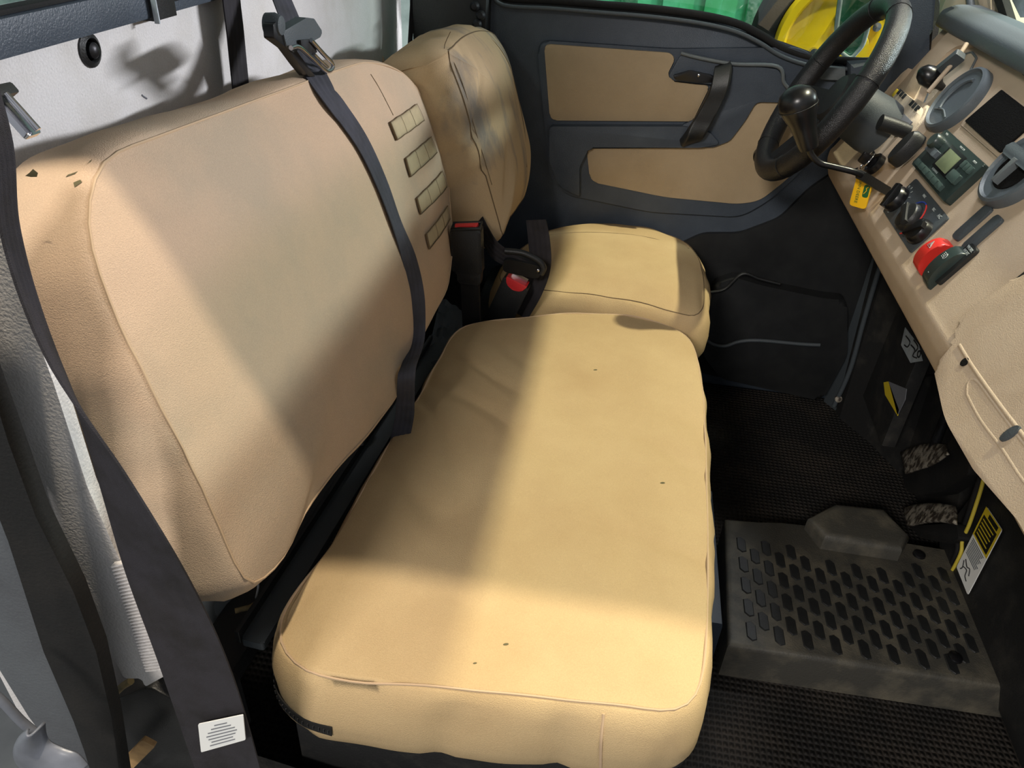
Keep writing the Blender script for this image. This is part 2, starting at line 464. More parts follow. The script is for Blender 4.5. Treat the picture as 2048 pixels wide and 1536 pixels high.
cord = from_bm('corduroy_edge', bm, 'foam', strip, False); cord['kind'] = 'stuff'
post = prism('trim_2', Frame((0, .40, 0), (1, 0, 0), (0, 0, 1)),
    xz([(-0.378,0.382,1.0199),(-0.4215,0.382,0.8797),(-0.4492,0.382,0.7377),(-0.4553,0.382,0.6259),(-0.4506,0.382,0.4755),(-0.4597,0.382,0.3284),(-0.5086,0.382,0.3115),(-0.5245,0.382,0.4283),(-0.5382,0.382,0.5288),(-0.4986,0.382,0.8682),(-0.4485,0.382,1.0129)]),
    -.004, .02, 'post_grey', bevel=.010, bseg=3)
tag(post, 'dark grey cab post at the near door opening', kind='structure')
seal = prism('seal', Frame((0, .405, 0), (1, 0, 0), (0, 0, 1)),
    xz([(-0.3807,0.375,1.0217),(-0.4084,0.375,0.9086),(-0.4105,0.375,0.8096),(-0.4127,0.375,0.7356),(-0.4055,0.375,0.6519),(-0.4066,0.375,0.573),(-0.4185,0.375,0.4711),(-0.4411,0.375,0.3275),(-0.4795,0.375,0.3139),(-0.4641,0.375,0.4489),(-0.462,0.375,0.5583),(-0.4478,0.375,0.701),(-0.4447,0.375,0.7701),(-0.4389,0.375,0.9043)]),
    .016, .032, 'rubber', post, bevel=.006, bseg=3)
for o_, x0 in ((post, 0),):
    box('upper_post', Frame((0, .40, 0), (1, 0, 0), (0, 0, 1)), -.60, -.42, 1.05, 1.64, -.03, .02, 'plastic_slate', post, .01)

# sill and tray at the foot of the near opening
sill = prism('trim_3', Frame((0, .47, 0), (1, 0, 0), (0, 0, 1)),
    [(-.60, -.02), (.95, -.02), (.95, .045), (.30, .045), (.22, .12), (-.30, .13), (-.60, .20)], -.06, .04, 'belly_plastic', bevel=.01, bseg=3)
tag(sill, 'scuffed black plastic sill of the near door opening', kind='structure')

# driver side wall below the door, kick panel and firewall
def plan_wall(name, pts, z0, z1, m, parent=None, lean=0.0, th=.02):
    V = []; Fc = []
    n = len(pts)
    for z, k in ((z0, 0), (z1, 1)):
        for (x, y) in pts: V.append((x - lean*k, y, z))
    for i in range(n-1): Fc.append((i, i+1, n+i+1, n+i))
    o = mesh(name, V, Fc, m, parent, False)
    md = o.modifiers.new('solid', 'SOLIDIFY'); md.thickness = th; md.offset = 0
    return o
fw = plan_wall('wall_front', [(.63, 1.84), (.645, 1.745), (.70, 1.655), (.735, 1.57), (.775, 1.48), (.87, 1.40), (.96, 1.30), (.98, .35)], 0.0, .80, 'belly_plastic', lean=.03)
tag(fw, 'dark plastic firewall around the pedals under the dashboard', kind='structure')
kick = prism('kick_panel', Frame((.625, 1.80, 0), (.18, -.28, 0), (0, 0, 1)), [(-.02, .02), (.12, .02), (.16, .10), (.17, .66), (-.02, .66)], -.01, .012, 'plastic_slate', fw, bevel=.006)
# raised moulding behind the clutch bracket
FK = Frame((.74, 1.66, .02), (.06, -.40, 0), (-.03, 0, .6))
prism('footwell_moulding', FK, [(0, 0), (.30, 0), (.34, .10), (.30, .22), (.10, .42), (0, .40)], -.01, .02, 'belly_plastic', fw, bevel=.012)
tube('hinge_bracket', [(0.636,1.8111,0.03),(0.6487,1.8381,0.03),(0.6647,1.8542,0.03)], .008, 'steel_dark', fw, sides=8)
lathe('bolt', Frame([(0.6181,1.75,0.0737)][0], (1, 0, 0), (0, .3, 1)), [(.009, 0), (.009, .006), (.004, .009)], 'steel_worn', fw, 12)
ws = [(0.6148,1.75,0.0494),(0.6229,1.75,0.1621),(0.6149,1.75,0.3046),(0.6097,1.75,0.4362),(0.611,1.75,0.5109)]
tube('door_edge_strip', ws, .006, 'plastic_slate', fw, sides=8)

# ================================================================== DRIVER DOOR (door_1)
D0 = FDOOR
top_edge = xz([(-0.3332,1.82,0.9555),(-0.3049,1.82,0.9323),(-0.2069,1.82,0.9333),(-0.0994,1.82,0.9332),(0.0067,1.82,0.9331),(0.1121,1.82,0.9283),(0.1866,1.82,0.9184),(0.2422,1.82,0.9003),(0.2883,1.82,0.8794),(0.3433,1.82,0.866),(0.3954,1.82,0.8632),(0.4864,1.82,0.8657),(0.5851,1.82,0.8708)])
door = prism('door_1', D0, [(-.50, .02)] + [(-.50, top_edge[0][1])] + top_edge + [(.66, top_edge[-1][1]), (.66, .02)], -.05, 0, 'door_dark', bevel=.012, bseg=3)
tag(door, 'dark driver door with beige inlay panels and a side window', kind='structure')
# seal along the belt line
tube('window_seal', [(p[0], 1.812, p[1]+.002) for p in top_edge], .008, 'rubber', door, sides=10, sub=4)
tube('window_seal', [(p[0], 1.802, p[1]-.012) for p in top_edge], .0045, 'plastic_slate', door, sides=8, sub=4)
gl = top_edge[1:]
prism('side_window', FDOOR, [(gl[0][0], 1.60)] + gl + [(.64, 1.60)], -.035, -.031, 'glass', door)
tag(door.children[-1], None)
box('window_frame', D0, -.50, .70, 1.58, 1.64, -.05, 0, 'door_dark', door, .01)
box('window_frame', D0, -.52, -.34, .86, 1.60, -.05, 0.0, 'door_dark', door, .01)

# raised moulded armrest field
fld = rounded(xz([(-0.2287,1.82,0.856),(0.0658,1.82,0.8608),(0.3281,1.82,0.8855),(0.4365,1.82,0.8264),(0.4565,1.82,0.7554),(0.3932,1.82,0.6268),(0.3425,1.82,0.5561),(0.284,1.82,0.5063),(0.072,1.82,0.495),(-0.1374,1.82,0.5161),(-0.1774,1.82,0.5554)]), .03, 6)
prism('door_moulding', D0, fld, -.002, .014, 'door_dark', door, bevel=.008, bseg=3)
up = rounded(xz([(-0.2112,1.8,0.8505),(0.0625,1.8,0.854),(0.074,1.8,0.8428),(0.0638,1.8,0.8134),(0.0719,1.8,0.7965),(0.1575,1.8,0.7945),(0.1337,1.8,0.7165),(-0.1854,1.8,0.689)]), [.014, .012, .006, .006, .01, .01, .008, .016], 5)
prism('upper_inlay', D0, up, .008, .020, 'door_beige', door, bevel=.003)
low = rounded(xz([(-0.0952,1.8,0.6323),(0.1882,1.8,0.6627),(0.2363,1.8,0.6987),(0.2607,1.8,0.7711),(0.4158,1.8,0.7755),(0.4171,1.8,0.6919),(0.3715,1.8,0.6136),(0.3185,1.8,0.5522),(0.2733,1.8,0.5386),(0.1014,1.8,0.5368),(-0.0788,1.8,0.5553)]), [.014, .03, .03, .012, .01, .02, .03, .02, .03, .03, .02], 5)
prism('lower_inlay', D0, low, .008, .018, 'door_beige', door, bevel=.003)
# armrest ledge between the inlays
led = rounded(xz([(-0.1846,1.8,0.6789),(0.1187,1.8,0.7074),(0.1756,1.8,0.6995),(0.2022,1.8,0.6764),(0.1599,1.8,0.6644),(-0.088,1.8,0.6411),(-0.1066,1.8,0.5934),(-0.0994,1.8,0.521),(-0.1495,1.8,0.5404),(-0.1783,1.8,0.5981)]), .008, 4)
prism('armrest', D0, led, .010, .034, 'door_dark', door, bevel=.012, bseg=3)
# pull handle bezel and grip
bez = rounded(xz([(0.0849,1.8,0.8538),(0.1582,1.8,0.8457),(0.2921,1.8,0.8406),(0.3162,1.8,0.8051),(0.3487,1.8,0.7924),(0.3935,1.8,0.7808),(0.2607,1.8,0.7711),(0.246,1.8,0.7302),(0.2228,1.8,0.684),(0.1877,1.8,0.6649),(0.1264,1.8,0.6634),(0.11,1.8,0.7066),(0.143,1.8,0.7261),(0.1672,1.8,0.7994),(0.0757,1.8,0.7999),(0.0666,1.8,0.8095)]), .008, 4)
prism('handle_bezel', D0, bez, .010, .026, 'door_dark', door, bevel=.008, bseg=3)
rim = [(0.0841,1.79,0.8575),(0.1252,1.79,0.8508),(0.1997,1.79,0.8449),(0.2873,1.79,0.8471),(0.308,1.79,0.8167),(0.3289,1.79,0.8032),(0.369,1.79,0.8088)]
tube('bezel_edge', rim, .004, 'plastic_grey', door, sides=8)
g = [(0.1778,1.77,0.833),(0.1752,1.77,0.8045),(0.1665,1.77,0.7676),(0.1544,1.77,0.7294),(0.1417,1.77,0.6978),(0.132,1.77,0.6781)]
gp = [Vector(v) for v in g]; gp[0].y += .018; gp[-1].y += .02
hb = [gp[0]+Vector((.004, .03, -.004))] + gp + [gp[-1]+Vector((-.004, .03, .004))]
o = ribbon('pull_handle', hb, [Vector((1, 0, .45))]*len(hb), [.034, .036, .036, .036, .038, .040, .040, .036], .020, 'plastic_black', door, ridges=False)
lt = [(0.0747,1.79,0.8122),(0.1087,1.79,0.8253),(0.1576,1.79,0.8192),(0.1668,1.79,0.8098),(0.1286,1.79,0.8034),(0.0802,1.79,0.8045)]
prism('door_latch', FDOOR.at(0, 0, .026), rounded(xz(lt), .004, 3), 0, .012, 'gloss_black', door, bevel=.003)
lathe('screw', FDOOR.at(lt[1][0]+.02, lt[1][2]-.008, .036), [(.003, 0), (.003, .002), (.001, .003)], 'chrome', door, 10)
wk = [(0.2936,1.8,0.6629)][0]
lathe('door_knob', Frame((wk[0], 1.80, wk[2]), (1, 0, 0), (0, 0, 1)), [(.012, 0), (.010, .014), (.017, .018), (.018, .032), (.012, .038)], 'gloss_black', door, 20)
bx = xz([(0.3552,1.8,0.8558),(0.4248,1.8,0.8546),(0.4317,1.8,0.8302),(0.381,1.8,0.8279)])
prism('vent_slot', FDOOR, bx, .0, .03, 'plastic_grey', door, bevel=.004)
prism('lower_shade_panel', FDOOR, rounded(xz([(0.2045,1.8,0.4542),(0.2912,1.8,0.4645),(0.3736,1.8,0.5118),(0.422,1.8,0.5898),(0.474,1.8,0.6416),(0.5577,1.8,0.6503),(0.6033,1.8,0.4638),(0.6122,1.8,0.1896),(0.5925,1.8,0.0305),(0.2774,1.8,0.0609),(0.1285,1.8,0.1175),(0.0903,1.8,0.3742)]), .02, 4), -.002, .012, 'plastic_black', door, bevel=.004)  # near-black sheet added so the lower door reads as shaded by the dash
# lower pocket
pk = rounded(xz([(0.2502,1.8,0.34),(0.2998,1.8,0.3668),(0.3629,1.8,0.3546),(0.5105,1.8,0.3398),(0.5696,1.8,0.3409),(0.6122,1.8,0.1896),(0.5884,1.8,0.046),(0.3208,1.8,0.0757),(0.2632,1.8,0.1376)]), .02, 5)
prism('door_pocket', FDOOR, pk, 0, .05, 'plastic_black', door, bevel=.014, bseg=3)
tube('pocket_lip', [(0.2505,1.765,0.1985),(0.2795,1.765,0.1789),(0.3113,1.765,0.1776),(0.3452,1.765,0.196),(0.3928,1.765,0.2059),(0.4904,1.765,0.21),(0.5382,1.765,0.2141)], .005, 'plastic_slate', door, sides=8)
tube('pocket_fold', [(0.2458,1.765,0.3221),(0.2795,1.765,0.3361),(0.3121,1.765,0.3808),(0.3552,1.765,0.373),(0.4041,1.765,0.366)], .004, 'plastic_black', door, sides=8)

# pillars on the driver side
bp = box('trim_4', Frame((0, 1.80, 0), (1, 0, 0), (0, 0, 1)), -.50, -.335, .02, 1.62, -.04, .03, 'plastic_black', bevel=.01)
tag(bp, 'black rear door pillar behind the driver backrest', kind='structure')
for k, (px) in enumerate([(-0.3583,1.76,0.9204),(-0.345,1.76,0.904),(-0.3521,1.76,0.886)]):
    lathe('latch_pin', Frame(px, (1, 0, 0), (0, 0, 1)), [(.010, 0), (.010, .006), (.006, .010)], 'steel_dark', bp, 12)
ap = prism('trim_5', Frame((0, 1.80, 0), (1, 0, 0), (0, 0, 1)), xz([(0.4689,1.77,1.041),(0.539,1.77,1.0456),(0.565,1.77,0.9421),(0.5691,1.77,0.879),(0.5896,1.77,0.8353),(0.4454,1.77,0.7976),(0.4256,1.77,0.8673),(0.511,1.77,0.8781)]) , -.03, .03, 'door_dark', bevel=.008)
tag(ap, 'dark front door pillar beside the steering wheel', kind='structure')
box('upper_pillar', Frame((0, 1.80, 0), (1, 0, 0), (0, 0, 1)), .44, .60, 1.0, 1.62, -.03, .03, 'door_dark', ap, .01)
# windscreen pillar in beige with seal and glass
FAP = Frame((.66, 0, 0), (0, -1, 0), (0, 0, 1))
def nyz(l): return [(-p[1], p[2]) for p in l]
wp = prism('trim_6', FAP, nyz([(0.66,2.2988,1.0705),(0.66,2.0864,0.9641),(0.66,2.0278,0.9099),(0.66,2.0283,0.813),(0.66,1.7024,0.8608),(0.66,1.551,0.9266),(0.66,1.64,0.9692),(0.66,1.7504,1.0048),(0.66,1.9256,1.0932)]), -.02, 0, 'trim_beige', bevel=.006)
tag(wp, 'beige windscreen pillar above the far end of the dashboard', kind='structure')
prism('pillar_fold', FAP, nyz([(0.66,1.9102,1.0408),(0.66,1.8385,0.9941),(0.66,1.7303,0.9466),(0.66,1.7006,0.9512),(0.66,1.7787,1.0014),(0.66,1.87,1.0444)]), 0, .010, 'trim_beige', wp, bevel=.004)
tube('wiper_stem', [(0.64,1.9187,1.0387),(0.64,1.8505,0.9913),(0.64,1.8221,0.9748)], .008, 'plastic_slate', wp, sides=12)
gw = bpy.data.objects.new('window_2', None); COL.objects.link(gw); gw.location = (.75, 1.1, 1.0)
tag(gw, 'windscreen with black rubber seal above the dashboard', kind='structure')
prism('seal', FAP, nyz([(0.66,1.8712,1.0706),(0.66,1.748,1.0051),(0.66,1.6282,0.9586),(0.66,1.5362,0.9213),(0.66,1.5073,0.927),(0.66,1.6002,0.9631),(0.66,1.7096,1.0097),(0.66,1.8256,1.0741)]), 0, .014, 'rubber', gw, bevel=.003)
prism('pane', FAP, nyz([(0.66,1.833,1.0735),(0.66,1.714,1.0092),(0.66,1.6081,0.9618),(0.66,1.518,0.9249),(0.66,0.8328,0.9901),(0.66,1.0325,1.1338)]), -.004, .0, 'glass', gw)

# ================================================================== SEATS
def back_wr(amp, foldside):
    def w(u, v, d, k):
        s = amp*.9*fn(u*5, v*5, 2.1) + amp*.5*fn(u*13, v*11, 7)
        if k >= 1:
            s += amp*1.3*crease(u*5, v*11+d*22, 3)*foldside*min(1, -d*30) + amp*.8*fn(u*9, v*26, 3)
        elif k > .8:
            s += amp*foldside*(k-.8)*3*fn(u*10, v*24, 3)
        return s
    return w

# --- bench backrest
ob = [(0.55,0.5019),(0.5272,0.4898),(0.5068,0.4726),(0.4907,0.4502),(0.4807,0.4162),(0.4742,0.3696),(0.472,0.3272),(0.4695,0.2874),(0.4645,0.2417),(0.4576,0.1977),(0.4515,0.1602),(0.4463,0.1311),(0.4533,0.1209),(0.475,0.1091),(0.5075,0.0996),(0.5383,0.101),(0.5627,0.1066),(0.6273,0.1007),(0.706,0.0863),(0.7876,0.0692),(0.869,0.0587),(0.9275,0.0643),(0.991,0.0705),(1.0867,0.0721),(1.1873,0.0733),(1.2522,0.0971),(1.3123,0.1409),(1.3696,0.2176),(1.3818,0.2893),(1.3638,0.3566),(1.3226,0.4039),(1.2554,0.4336),(1.1787,0.4562),(1.1005,0.4665),(0.9316,0.4786),(0.8021,0.4874),(0.7,0.4944),(0.6176,0.5003),(0.5752,0.5033)]
bb = thing('bench_seat', (-.06, .92, .02), 'wide tan canvas covered bench seat with four webbing patches on its back', 'seat')
bk, seam, o2 = seat_slab('backrest', FB, ob, [(.003, -.003), (.008, -.012), (.012, -.03), (.014, -.055), (.012, -.08), (.006, -.10), (-.006, -.115), (-.05, -.120)], .022, 'canvas_back', bb, back_wr(.0035, 1.0))
tube('piping', seam[::2], .0013, 'thread', bk, sides=6, closed=True, sub=1)
bv = bvh_of(bk)
# panel seam across the top right
tube('panel_seam', [drape(bv, FB, u, v, .0004) for (u, v) in [(1.1529,0.4433),(1.1559,0.4245),(1.1578,0.4018),(1.1616,0.3782)]], .0006, 'dark_thread', bk, sides=6, sub=4)
patches = [[(1.1305,0.375),(1.2969,0.3634),(1.3058,0.3332),(1.1301,0.3477)], [(1.1414,0.3161),(1.3125,0.3026),(1.321,0.2724),(1.1364,0.2879)], [(1.1339,0.2542),(1.317,0.2398),(1.3232,0.2086),(1.1302,0.2286)], [(1.1277,0.196),(1.2921,0.1838),(1.2916,0.159),(1.1211,0.1724)]]
for pp in patches:
    N_ = 10; V = []; Fc = []
    for j in range(5):
        for i in range(N_+1):
            a = i/N_; b = j/4.0
            u = (pp[0][0]*(1-a)+pp[1][0]*a)*(1-b) + (pp[3][0]*(1-a)+pp[2][0]*a)*b
            v = (pp[0][1]*(1-a)+pp[1][1]*a)*(1-b) + (pp[3][1]*(1-a)+pp[2][1]*a)*b
            V.append(drape(bv, FB, u, v, .0016 + .0006*math.sin(a*math.pi*4)*math.sin(b*math.pi)))
    for j in range(4):
        for i in range(N_):
            k = j*(N_+1)+i; Fc.append((k, k+1, k+N_+2, k+N_+1))
    pch = mesh('webbing_patch', V, Fc, 'patch_cloth', bk, True)
    md = pch.modifiers.new('solid', 'SOLIDIFY'); md.thickness = .0010; md.offset = 0
    def on(a, b, off=.003):
        u = (pp[0][0]*(1-a)+pp[1][0]*a)*(1-b) + (pp[3][0]*(1-a)+pp[2][0]*a)*b
        v = (pp[0][1]*(1-a)+pp[1][1]*a)*(1-b) + (pp[3][1]*(1-a)+pp[2][1]*a)*b
        return drape(bv, FB, u, v, off)
    tube('slot_edge', [on(-.01, 0), on(-.01, .5), on(0, 1)], .0020, 'dark_thread', bk, sides=6, sub=4)
    for (b0) in (0, 1):
        tube('stitching', [on(a/8.0, b0 + .015*math.sin(a*2.3)) for a in range(9)], .0007, 'dark_thread', bk, sides=5, sub=2)
    for a0 in (.33, .66, 1.0):
        tube('stitching', [on(a0, 0), on(a0+.01, .5), on(a0, 1)], .0003, 'dark_thread', bk, sides=5, sub=3)
# torn and stained corner of the cover beside the near post
def side_poly(name, pts, m, parent, off=.0012):
    V = []
    for p in pts:
        h = bv.ray_cast(Vector((p[0], .2, p[2])), Vector((0, 1, 0)))
        V.append((h[0] + Vector((0, -off, 0))) if h[0] else Vector(p))
    return mesh(name, V, [tuple(range(len(V)))], m, parent)
side_poly('tear', [(-0.4208,0.48,0.9702),(-0.4166,0.48,0.9736),(-0.4136,0.48,0.971),(-0.4154,0.48,0.9679),(-0.4202,0.48,0.9673),(-0.4248,0.48,0.9676)], 'stain', bk)
side_poly('tear', [(-0.4296,0.48,0.9627),(-0.425,0.48,0.9624),(-0.4199,0.48,0.9585),(-0.425,0.48,0.9527),(-0.4313,0.48,0.9505)], 'stain', bk)
side_poly('stain_mark', [(-0.4224,0.48,0.9484),(-0.4187,0.48,0.9499),(-0.4167,0.48,0.9486),(-0.42,0.48,0.946)], 'stain', bk)

# --- driver backrest
od = [(1.2,0.4321),(1.2601,0.4463),(1.3484,0.4413),(1.4904,0.4458),(1.6364,0.434),(1.7828,0.4007),(1.8634,0.3462),(1.8688,0.2662),(1.8274,0.183),(1.7617,0.1188),(1.6772,0.0817),(1.5648,0.088),(1.4579,0.1015),(1.37,0.1002),(1.3147,0.1163),(1.2367,0.1608),(1.2228,0.2034),(1.2412,0.2414),(1.2567,0.2888),(1.2692,0.3362),(1.2668,0.382),(1.2341,0.4094)]
od = [(max(u, 1.378), v) for (u, v) in od]
od = [(min(u, 1.775), v) for (u, v) in od]
db = thing('bucket_seat', (-.06, 1.58, .02), 'narrow tan canvas covered driver seat with dirty grey shoulder by the far door', 'seat')
def dwr(u, v, d, k):
    s = .004*fn(u*6, v*5, 1.1)
    e = max(0, 1-(u-1.36)/.14)
    s += e*.008*crease(u*9, v*11-u*12, 5) + (.007*crease(u*6, v*12+d*20, 3)*min(1, -d*30) if k >= 1 else 0)
    return s
dk, seam, o2 = seat_slab('backrest', FR, od, [(.004, -.004), (.012, -.016), (.018, -.04), (.020, -.07), (.016, -.10), (.004, -.125), (-.04, -.130)], .040, 'canvas_worn', db, dwr)
tube('piping', seam[::2], .0012, 'dark_thread', dk, sides=6, closed=True, sub=1)
bvd = bvh_of(dk)
for pts in ([(1.6409,0.4446),(1.6695,0.4017),(1.6794,0.35),(1.678,0.2883),(1.6468,0.2217),(1.6108,0.156)], [(1.3668,0.4702),(1.2795,0.4464),(1.2594,0.4194),(1.2954,0.371),(1.2972,0.3199),(1.2793,0.2641),(1.2336,0.1992)]):
    tube('panel_seam', [drape(bvd, FR, min(max(u, 1.385), 1.76), v, .0003) for (u, v) in pts], .0007, 'dark_thread', dk, sides=6, sub=4)

# --- bench cushion
oc = [(p[0], p[1]) for p in [(-0.3165,0.5288,0.45),(-0.3066,0.5031,0.45),(-0.2904,0.4853,0.45),(-0.2625,0.4719,0.45),(-0.2209,0.4716,0.45),(-0.1623,0.4761,0.45),(-0.0832,0.4835,0.45),(-0.0046,0.4909,0.45),(0.0476,0.4943,0.45),(0.0994,0.4976,0.45),(0.1253,0.5027,0.45),(0.1438,0.5182,0.45),(0.1555,0.5514,0.45),(0.1629,0.6209,0.45),(0.1695,0.7431,0.45),(0.1749,0.8954,0.45),(0.1781,1.0197,0.45),(0.1768,1.1516,0.45),(0.1658,1.2691,0.45),(0.1342,1.3281,0.45),(0.0666,1.3491,0.45),(-0.0115,1.3455,0.45),(-0.0883,1.3255,0.45),(-0.1618,1.29,0.45),(-0.2318,1.2479,0.45),(-0.2673,1.2004,0.45),(-0.2763,1.1143,0.45),(-0.28,1.01,0.45),(-0.289,0.9103,0.45),(-0.2935,0.812,0.45),(-0.2961,0.7264,0.45),(-0.3008,0.6595,0.45),(-0.3083,0.6107,0.45),(-0.3152,0.5658,0.45)]]
bc = bb
def cwr(u, v, d, k):
    s = .006*fn(u*6, v*4, 3.3) + .0028*fn(u*14+v*6, v*9, 9)
    if k < 1:
        # long soft folds running from the rear edge
        e = max(0, min(1, (-.02-u)/.25))
        s += e*.0050*crease(u*4 - v*3, v*8 + u*7, 1.7)
        e2 = max(0, min(1, (u-.02)/.15))
        s += e2*.0032*crease(u*3, v*9 + u*5, 4.7)
    else:
        s += .005*fn(u*12, v*12, d*14) + .0042*crease(u*8+v*4, v*8, d*9)*min(1, -d*30)
    return s
ck, cseam, o2 = seat_slab('cushion', FTOP.shift(.45), oc, [(.003, -.003), (.008, -.013), (.012, -.032), (.014, -.06), (.013, -.088), (.007, -.110), (-.006, -.124), (-.06, -.128)], .016, 'canvas_seat', bc, cwr, n=300, rings=56)
tube('piping', cseam[::2], .0015, 'thread', ck, sides=6, closed=True, sub=1)
bvc = bvh_of(ck)
def side_hit(bvt, p, off=.001, c=(-.06, .92)):
    p = Vector(p); d = Vector((c[0]-p.x, c[1]-p.y, 0)).normalized()
    h = bvt.ray_cast(p - d*.25, d)
    return (h[0] - d*off) if h[0] else p
sx = [(0.0525,0.5,0.4358),(0.0539,0.5,0.4053),(0.0565,0.5,0.368),(0.0594,0.5,0.3227)]
tube('panel_seam', [side_hit(bvc, (p[0], .40, .445-.028*i), .0006, (p[0], .92)) for i, p in enumerate(sx)], .0018, 'thread', ck, sides=6, sub=4)
# zipper near the left corner of the side wall
zp = [(-.345, .66, .398), (-.340, .60, .394), (-.325, .54, .388), (-.300, .50, .382), (-.270, .47, .378), (-.235, .455, .375)]
zc = [side_hit(bvc, p, .0016, (-.15, .72)) for p in zp]
zn = []
for i, p in enumerate(zc): zn.append(Vector((0, 0, 1)))
zip_ = ribbon('zipper', zc, zn, .017, .002, 'rubber', ck, sub=6, ridges=False)
P_ = smooth_path(zc, 14)
bm = bmesh.new()
for i in range(0, len(P_)-1, 2):
    T = (P_[i+1]-P_[i]).normalized()
    Fz = Frame(P_[i] + T.cross(Vector((0, 0, 1)))*.0012, T, Vector((0, 0, 1)))
    r_ = bmesh.ops.create_cube(bm, size=1)['verts']
    for v_ in r_: v_.co = Fz.p(v_.co.x*.0012, v_.co.y*.006, v_.co.z*.0024)
zt = from_bm('zipper_teeth', bm, 'steel_dark', ck, False); zt['kind'] = 'stuff'
# small marks of dirt on the cushion
for (px, r_) in (((1190,745), .004), ((1325,965), .004), ((1012,1285), .003), ((1170,748), .002)):
    pass
for (u, v, r_) in [(p[0], p[1], rr) for p, rr in zip([(-0.0052,1.1156,0.46),(0.1099,0.8523,0.46),(-0.0608,0.5424,0.46),(-0.0894,0.5123,0.46)], (.0030, .0032, .0026, .0018))]:
    h = drape(bvc, FTOP, u, v, .0004, 1.0)
    lathe('stain_mark', Frame(h, (1, .4, 0), (0, 1, 0)), [(r_, -.0004), (r_*.8, .0002), (r_*.2, .0003)], 'stain', ck, 8, 1.3, .6)

# --- driver cushion
oc2 = [(p[0], p[1]) for p in [(-0.1693,1.7025,0.455),(-0.1245,1.75,0.455),(-0.0558,1.7993,0.455),(0.0295,1.8046,0.455),(0.1144,1.7783,0.455),(0.1633,1.7313,0.455),(0.1876,1.6607,0.455),(0.1951,1.57,0.455),(0.1944,1.4733,0.455),(0.1888,1.4095,0.455),(0.1709,1.3752,0.455),(0.1339,1.3803,0.455),(0.0846,1.3951,0.455),(0.024,1.4099,0.455),(-0.0374,1.4162,0.455),(-0.1092,1.4153,0.455),(-0.1696,1.4037,0.455),(-0.2123,1.4108,0.455),(-0.2305,1.4539,0.455),(-0.2224,1.5329,0.455),(-0.1935,1.6385,0.455)]]
dc = db
def c2wr(u, v, d, k):
    s = .005*fn(u*8, v*6, 13.3) + .002*fn(u*18, v*14, 9)
    if k >= 1: s += .004*fn(u*16, v*16, d*10)
    return s
ck2, cseam2, o2 = seat_slab('cushion', FTOP.shift(.455), oc2, [(.004, -.003), (.012, -.014), (.018, -.034), (.020, -.06), (.018, -.09), (.008, -.115), (-.03, -.128)], .020, 'canvas_seat', dc, c2wr)
tube('piping', cseam2[::2], .0010, 'dark_thread', ck2, sides=6, closed=True, sub=1)
bv2 = bvh_of(ck2)
tube('panel_seam', [drape(bv2, FTOP, p[0], p[1], .0003, 1.0) for p in [(-0.1651,1.6791,0.47),(-0.0957,1.687,0.47),(-0.0035,1.7015,0.47),(0.0774,1.7128,0.47),(0.1691,1.6976,0.47)]], .0006, 'dark_thread', ck2, sides=6, sub=4)

# --- seat base under both cushions
sb = bb
box('base_box', FTOP, -.34, .16, .56, 1.33, .02, .30, 'belly_plastic', sb, .012)
box('base_box', FTOP, -.30, .19, 1.37, 1.80, .02, .30, 'belly_plastic', db, .012)
box('base_rim', FTOP, -.33, .165, .53, 1.335, .295, .322, 'plastic_black', sb, .006, r=.03)
box('base_rim', FTOP, -.30, .19, 1.38, 1.78, .295, .325, 'plastic_black', db, .006, r=.03)
# rail and brackets in the gap between backrest and cushion
r1 = [(-0.3746,0.5524,0.36),(-0.3701,0.6914,0.36),(-0.3549,0.8526,0.36),(-0.3251,1.0241,0.36),(-0.3222,1.2997,0.36)]
for i in range(len(r1)-1): pass
a, b = Vector(r1[0]), Vector(r1[-1])
bar('rail', a, b, .030, .012, (1, 0, 0), 'plastic_slate', sb, .004)
bar('rail_flange', a+Vector((-.018, 0, .010)), b+Vector((-.018, 0, .010)), .006, .020, (1, 0, 0), 'plastic_black', sb, .002)
bar('back_support', a+Vector((-.05, -.04, -.04)), b+Vector((-.05, 0, -.04)), .06, .03, (1, 0, 0), 'plastic_black', sb, .006)
lathe('bolt', Frame([(-0.3656,0.9404,0.38)][0], (0, 1, 0), (0, 0, 1)), [(.009, -.01), (.009, .004), (.007, .007), (.001, .007)], 'steel_dark', sb, 6)
cl = [(-0.4548,0.6176,0.33)][0]
tube('foot_pad', [(cl[0]-.02, cl[1]+.02, cl[2]-.02), (cl[0]+.012, cl[1]+.01, cl[2]+.0)], .026, 'plastic_grey', sb, sides=16, sub=2)
tube('cable', [(-0.4186,0.5964,0.36),(-0.4081,0.6027,0.36),(-0.4005,0.6084,0.36),(-0.3926,0.6285,0.36),(-0.383,0.6461,0.36),(-0.3726,0.6545,0.36)], .0035, 'cable', sb, sides=8)
tube('wire', [(-0.4086,0.6439,0.37),(-0.4018,0.6306,0.37),(-0.3968,0.6138,0.37)], .0015, 'label_grey', sb, sides=6)
prism('white_clip', FTOP.shift(.372), [(p[0], p[1]) for p in [(-0.3437,1.118,0.372),(-0.3276,1.0941,0.372),(-0.3294,1.0746,0.372),(-0.3341,1.0814,0.372)]], -.002, .001, 'label_white', sb, bevel=.0004)
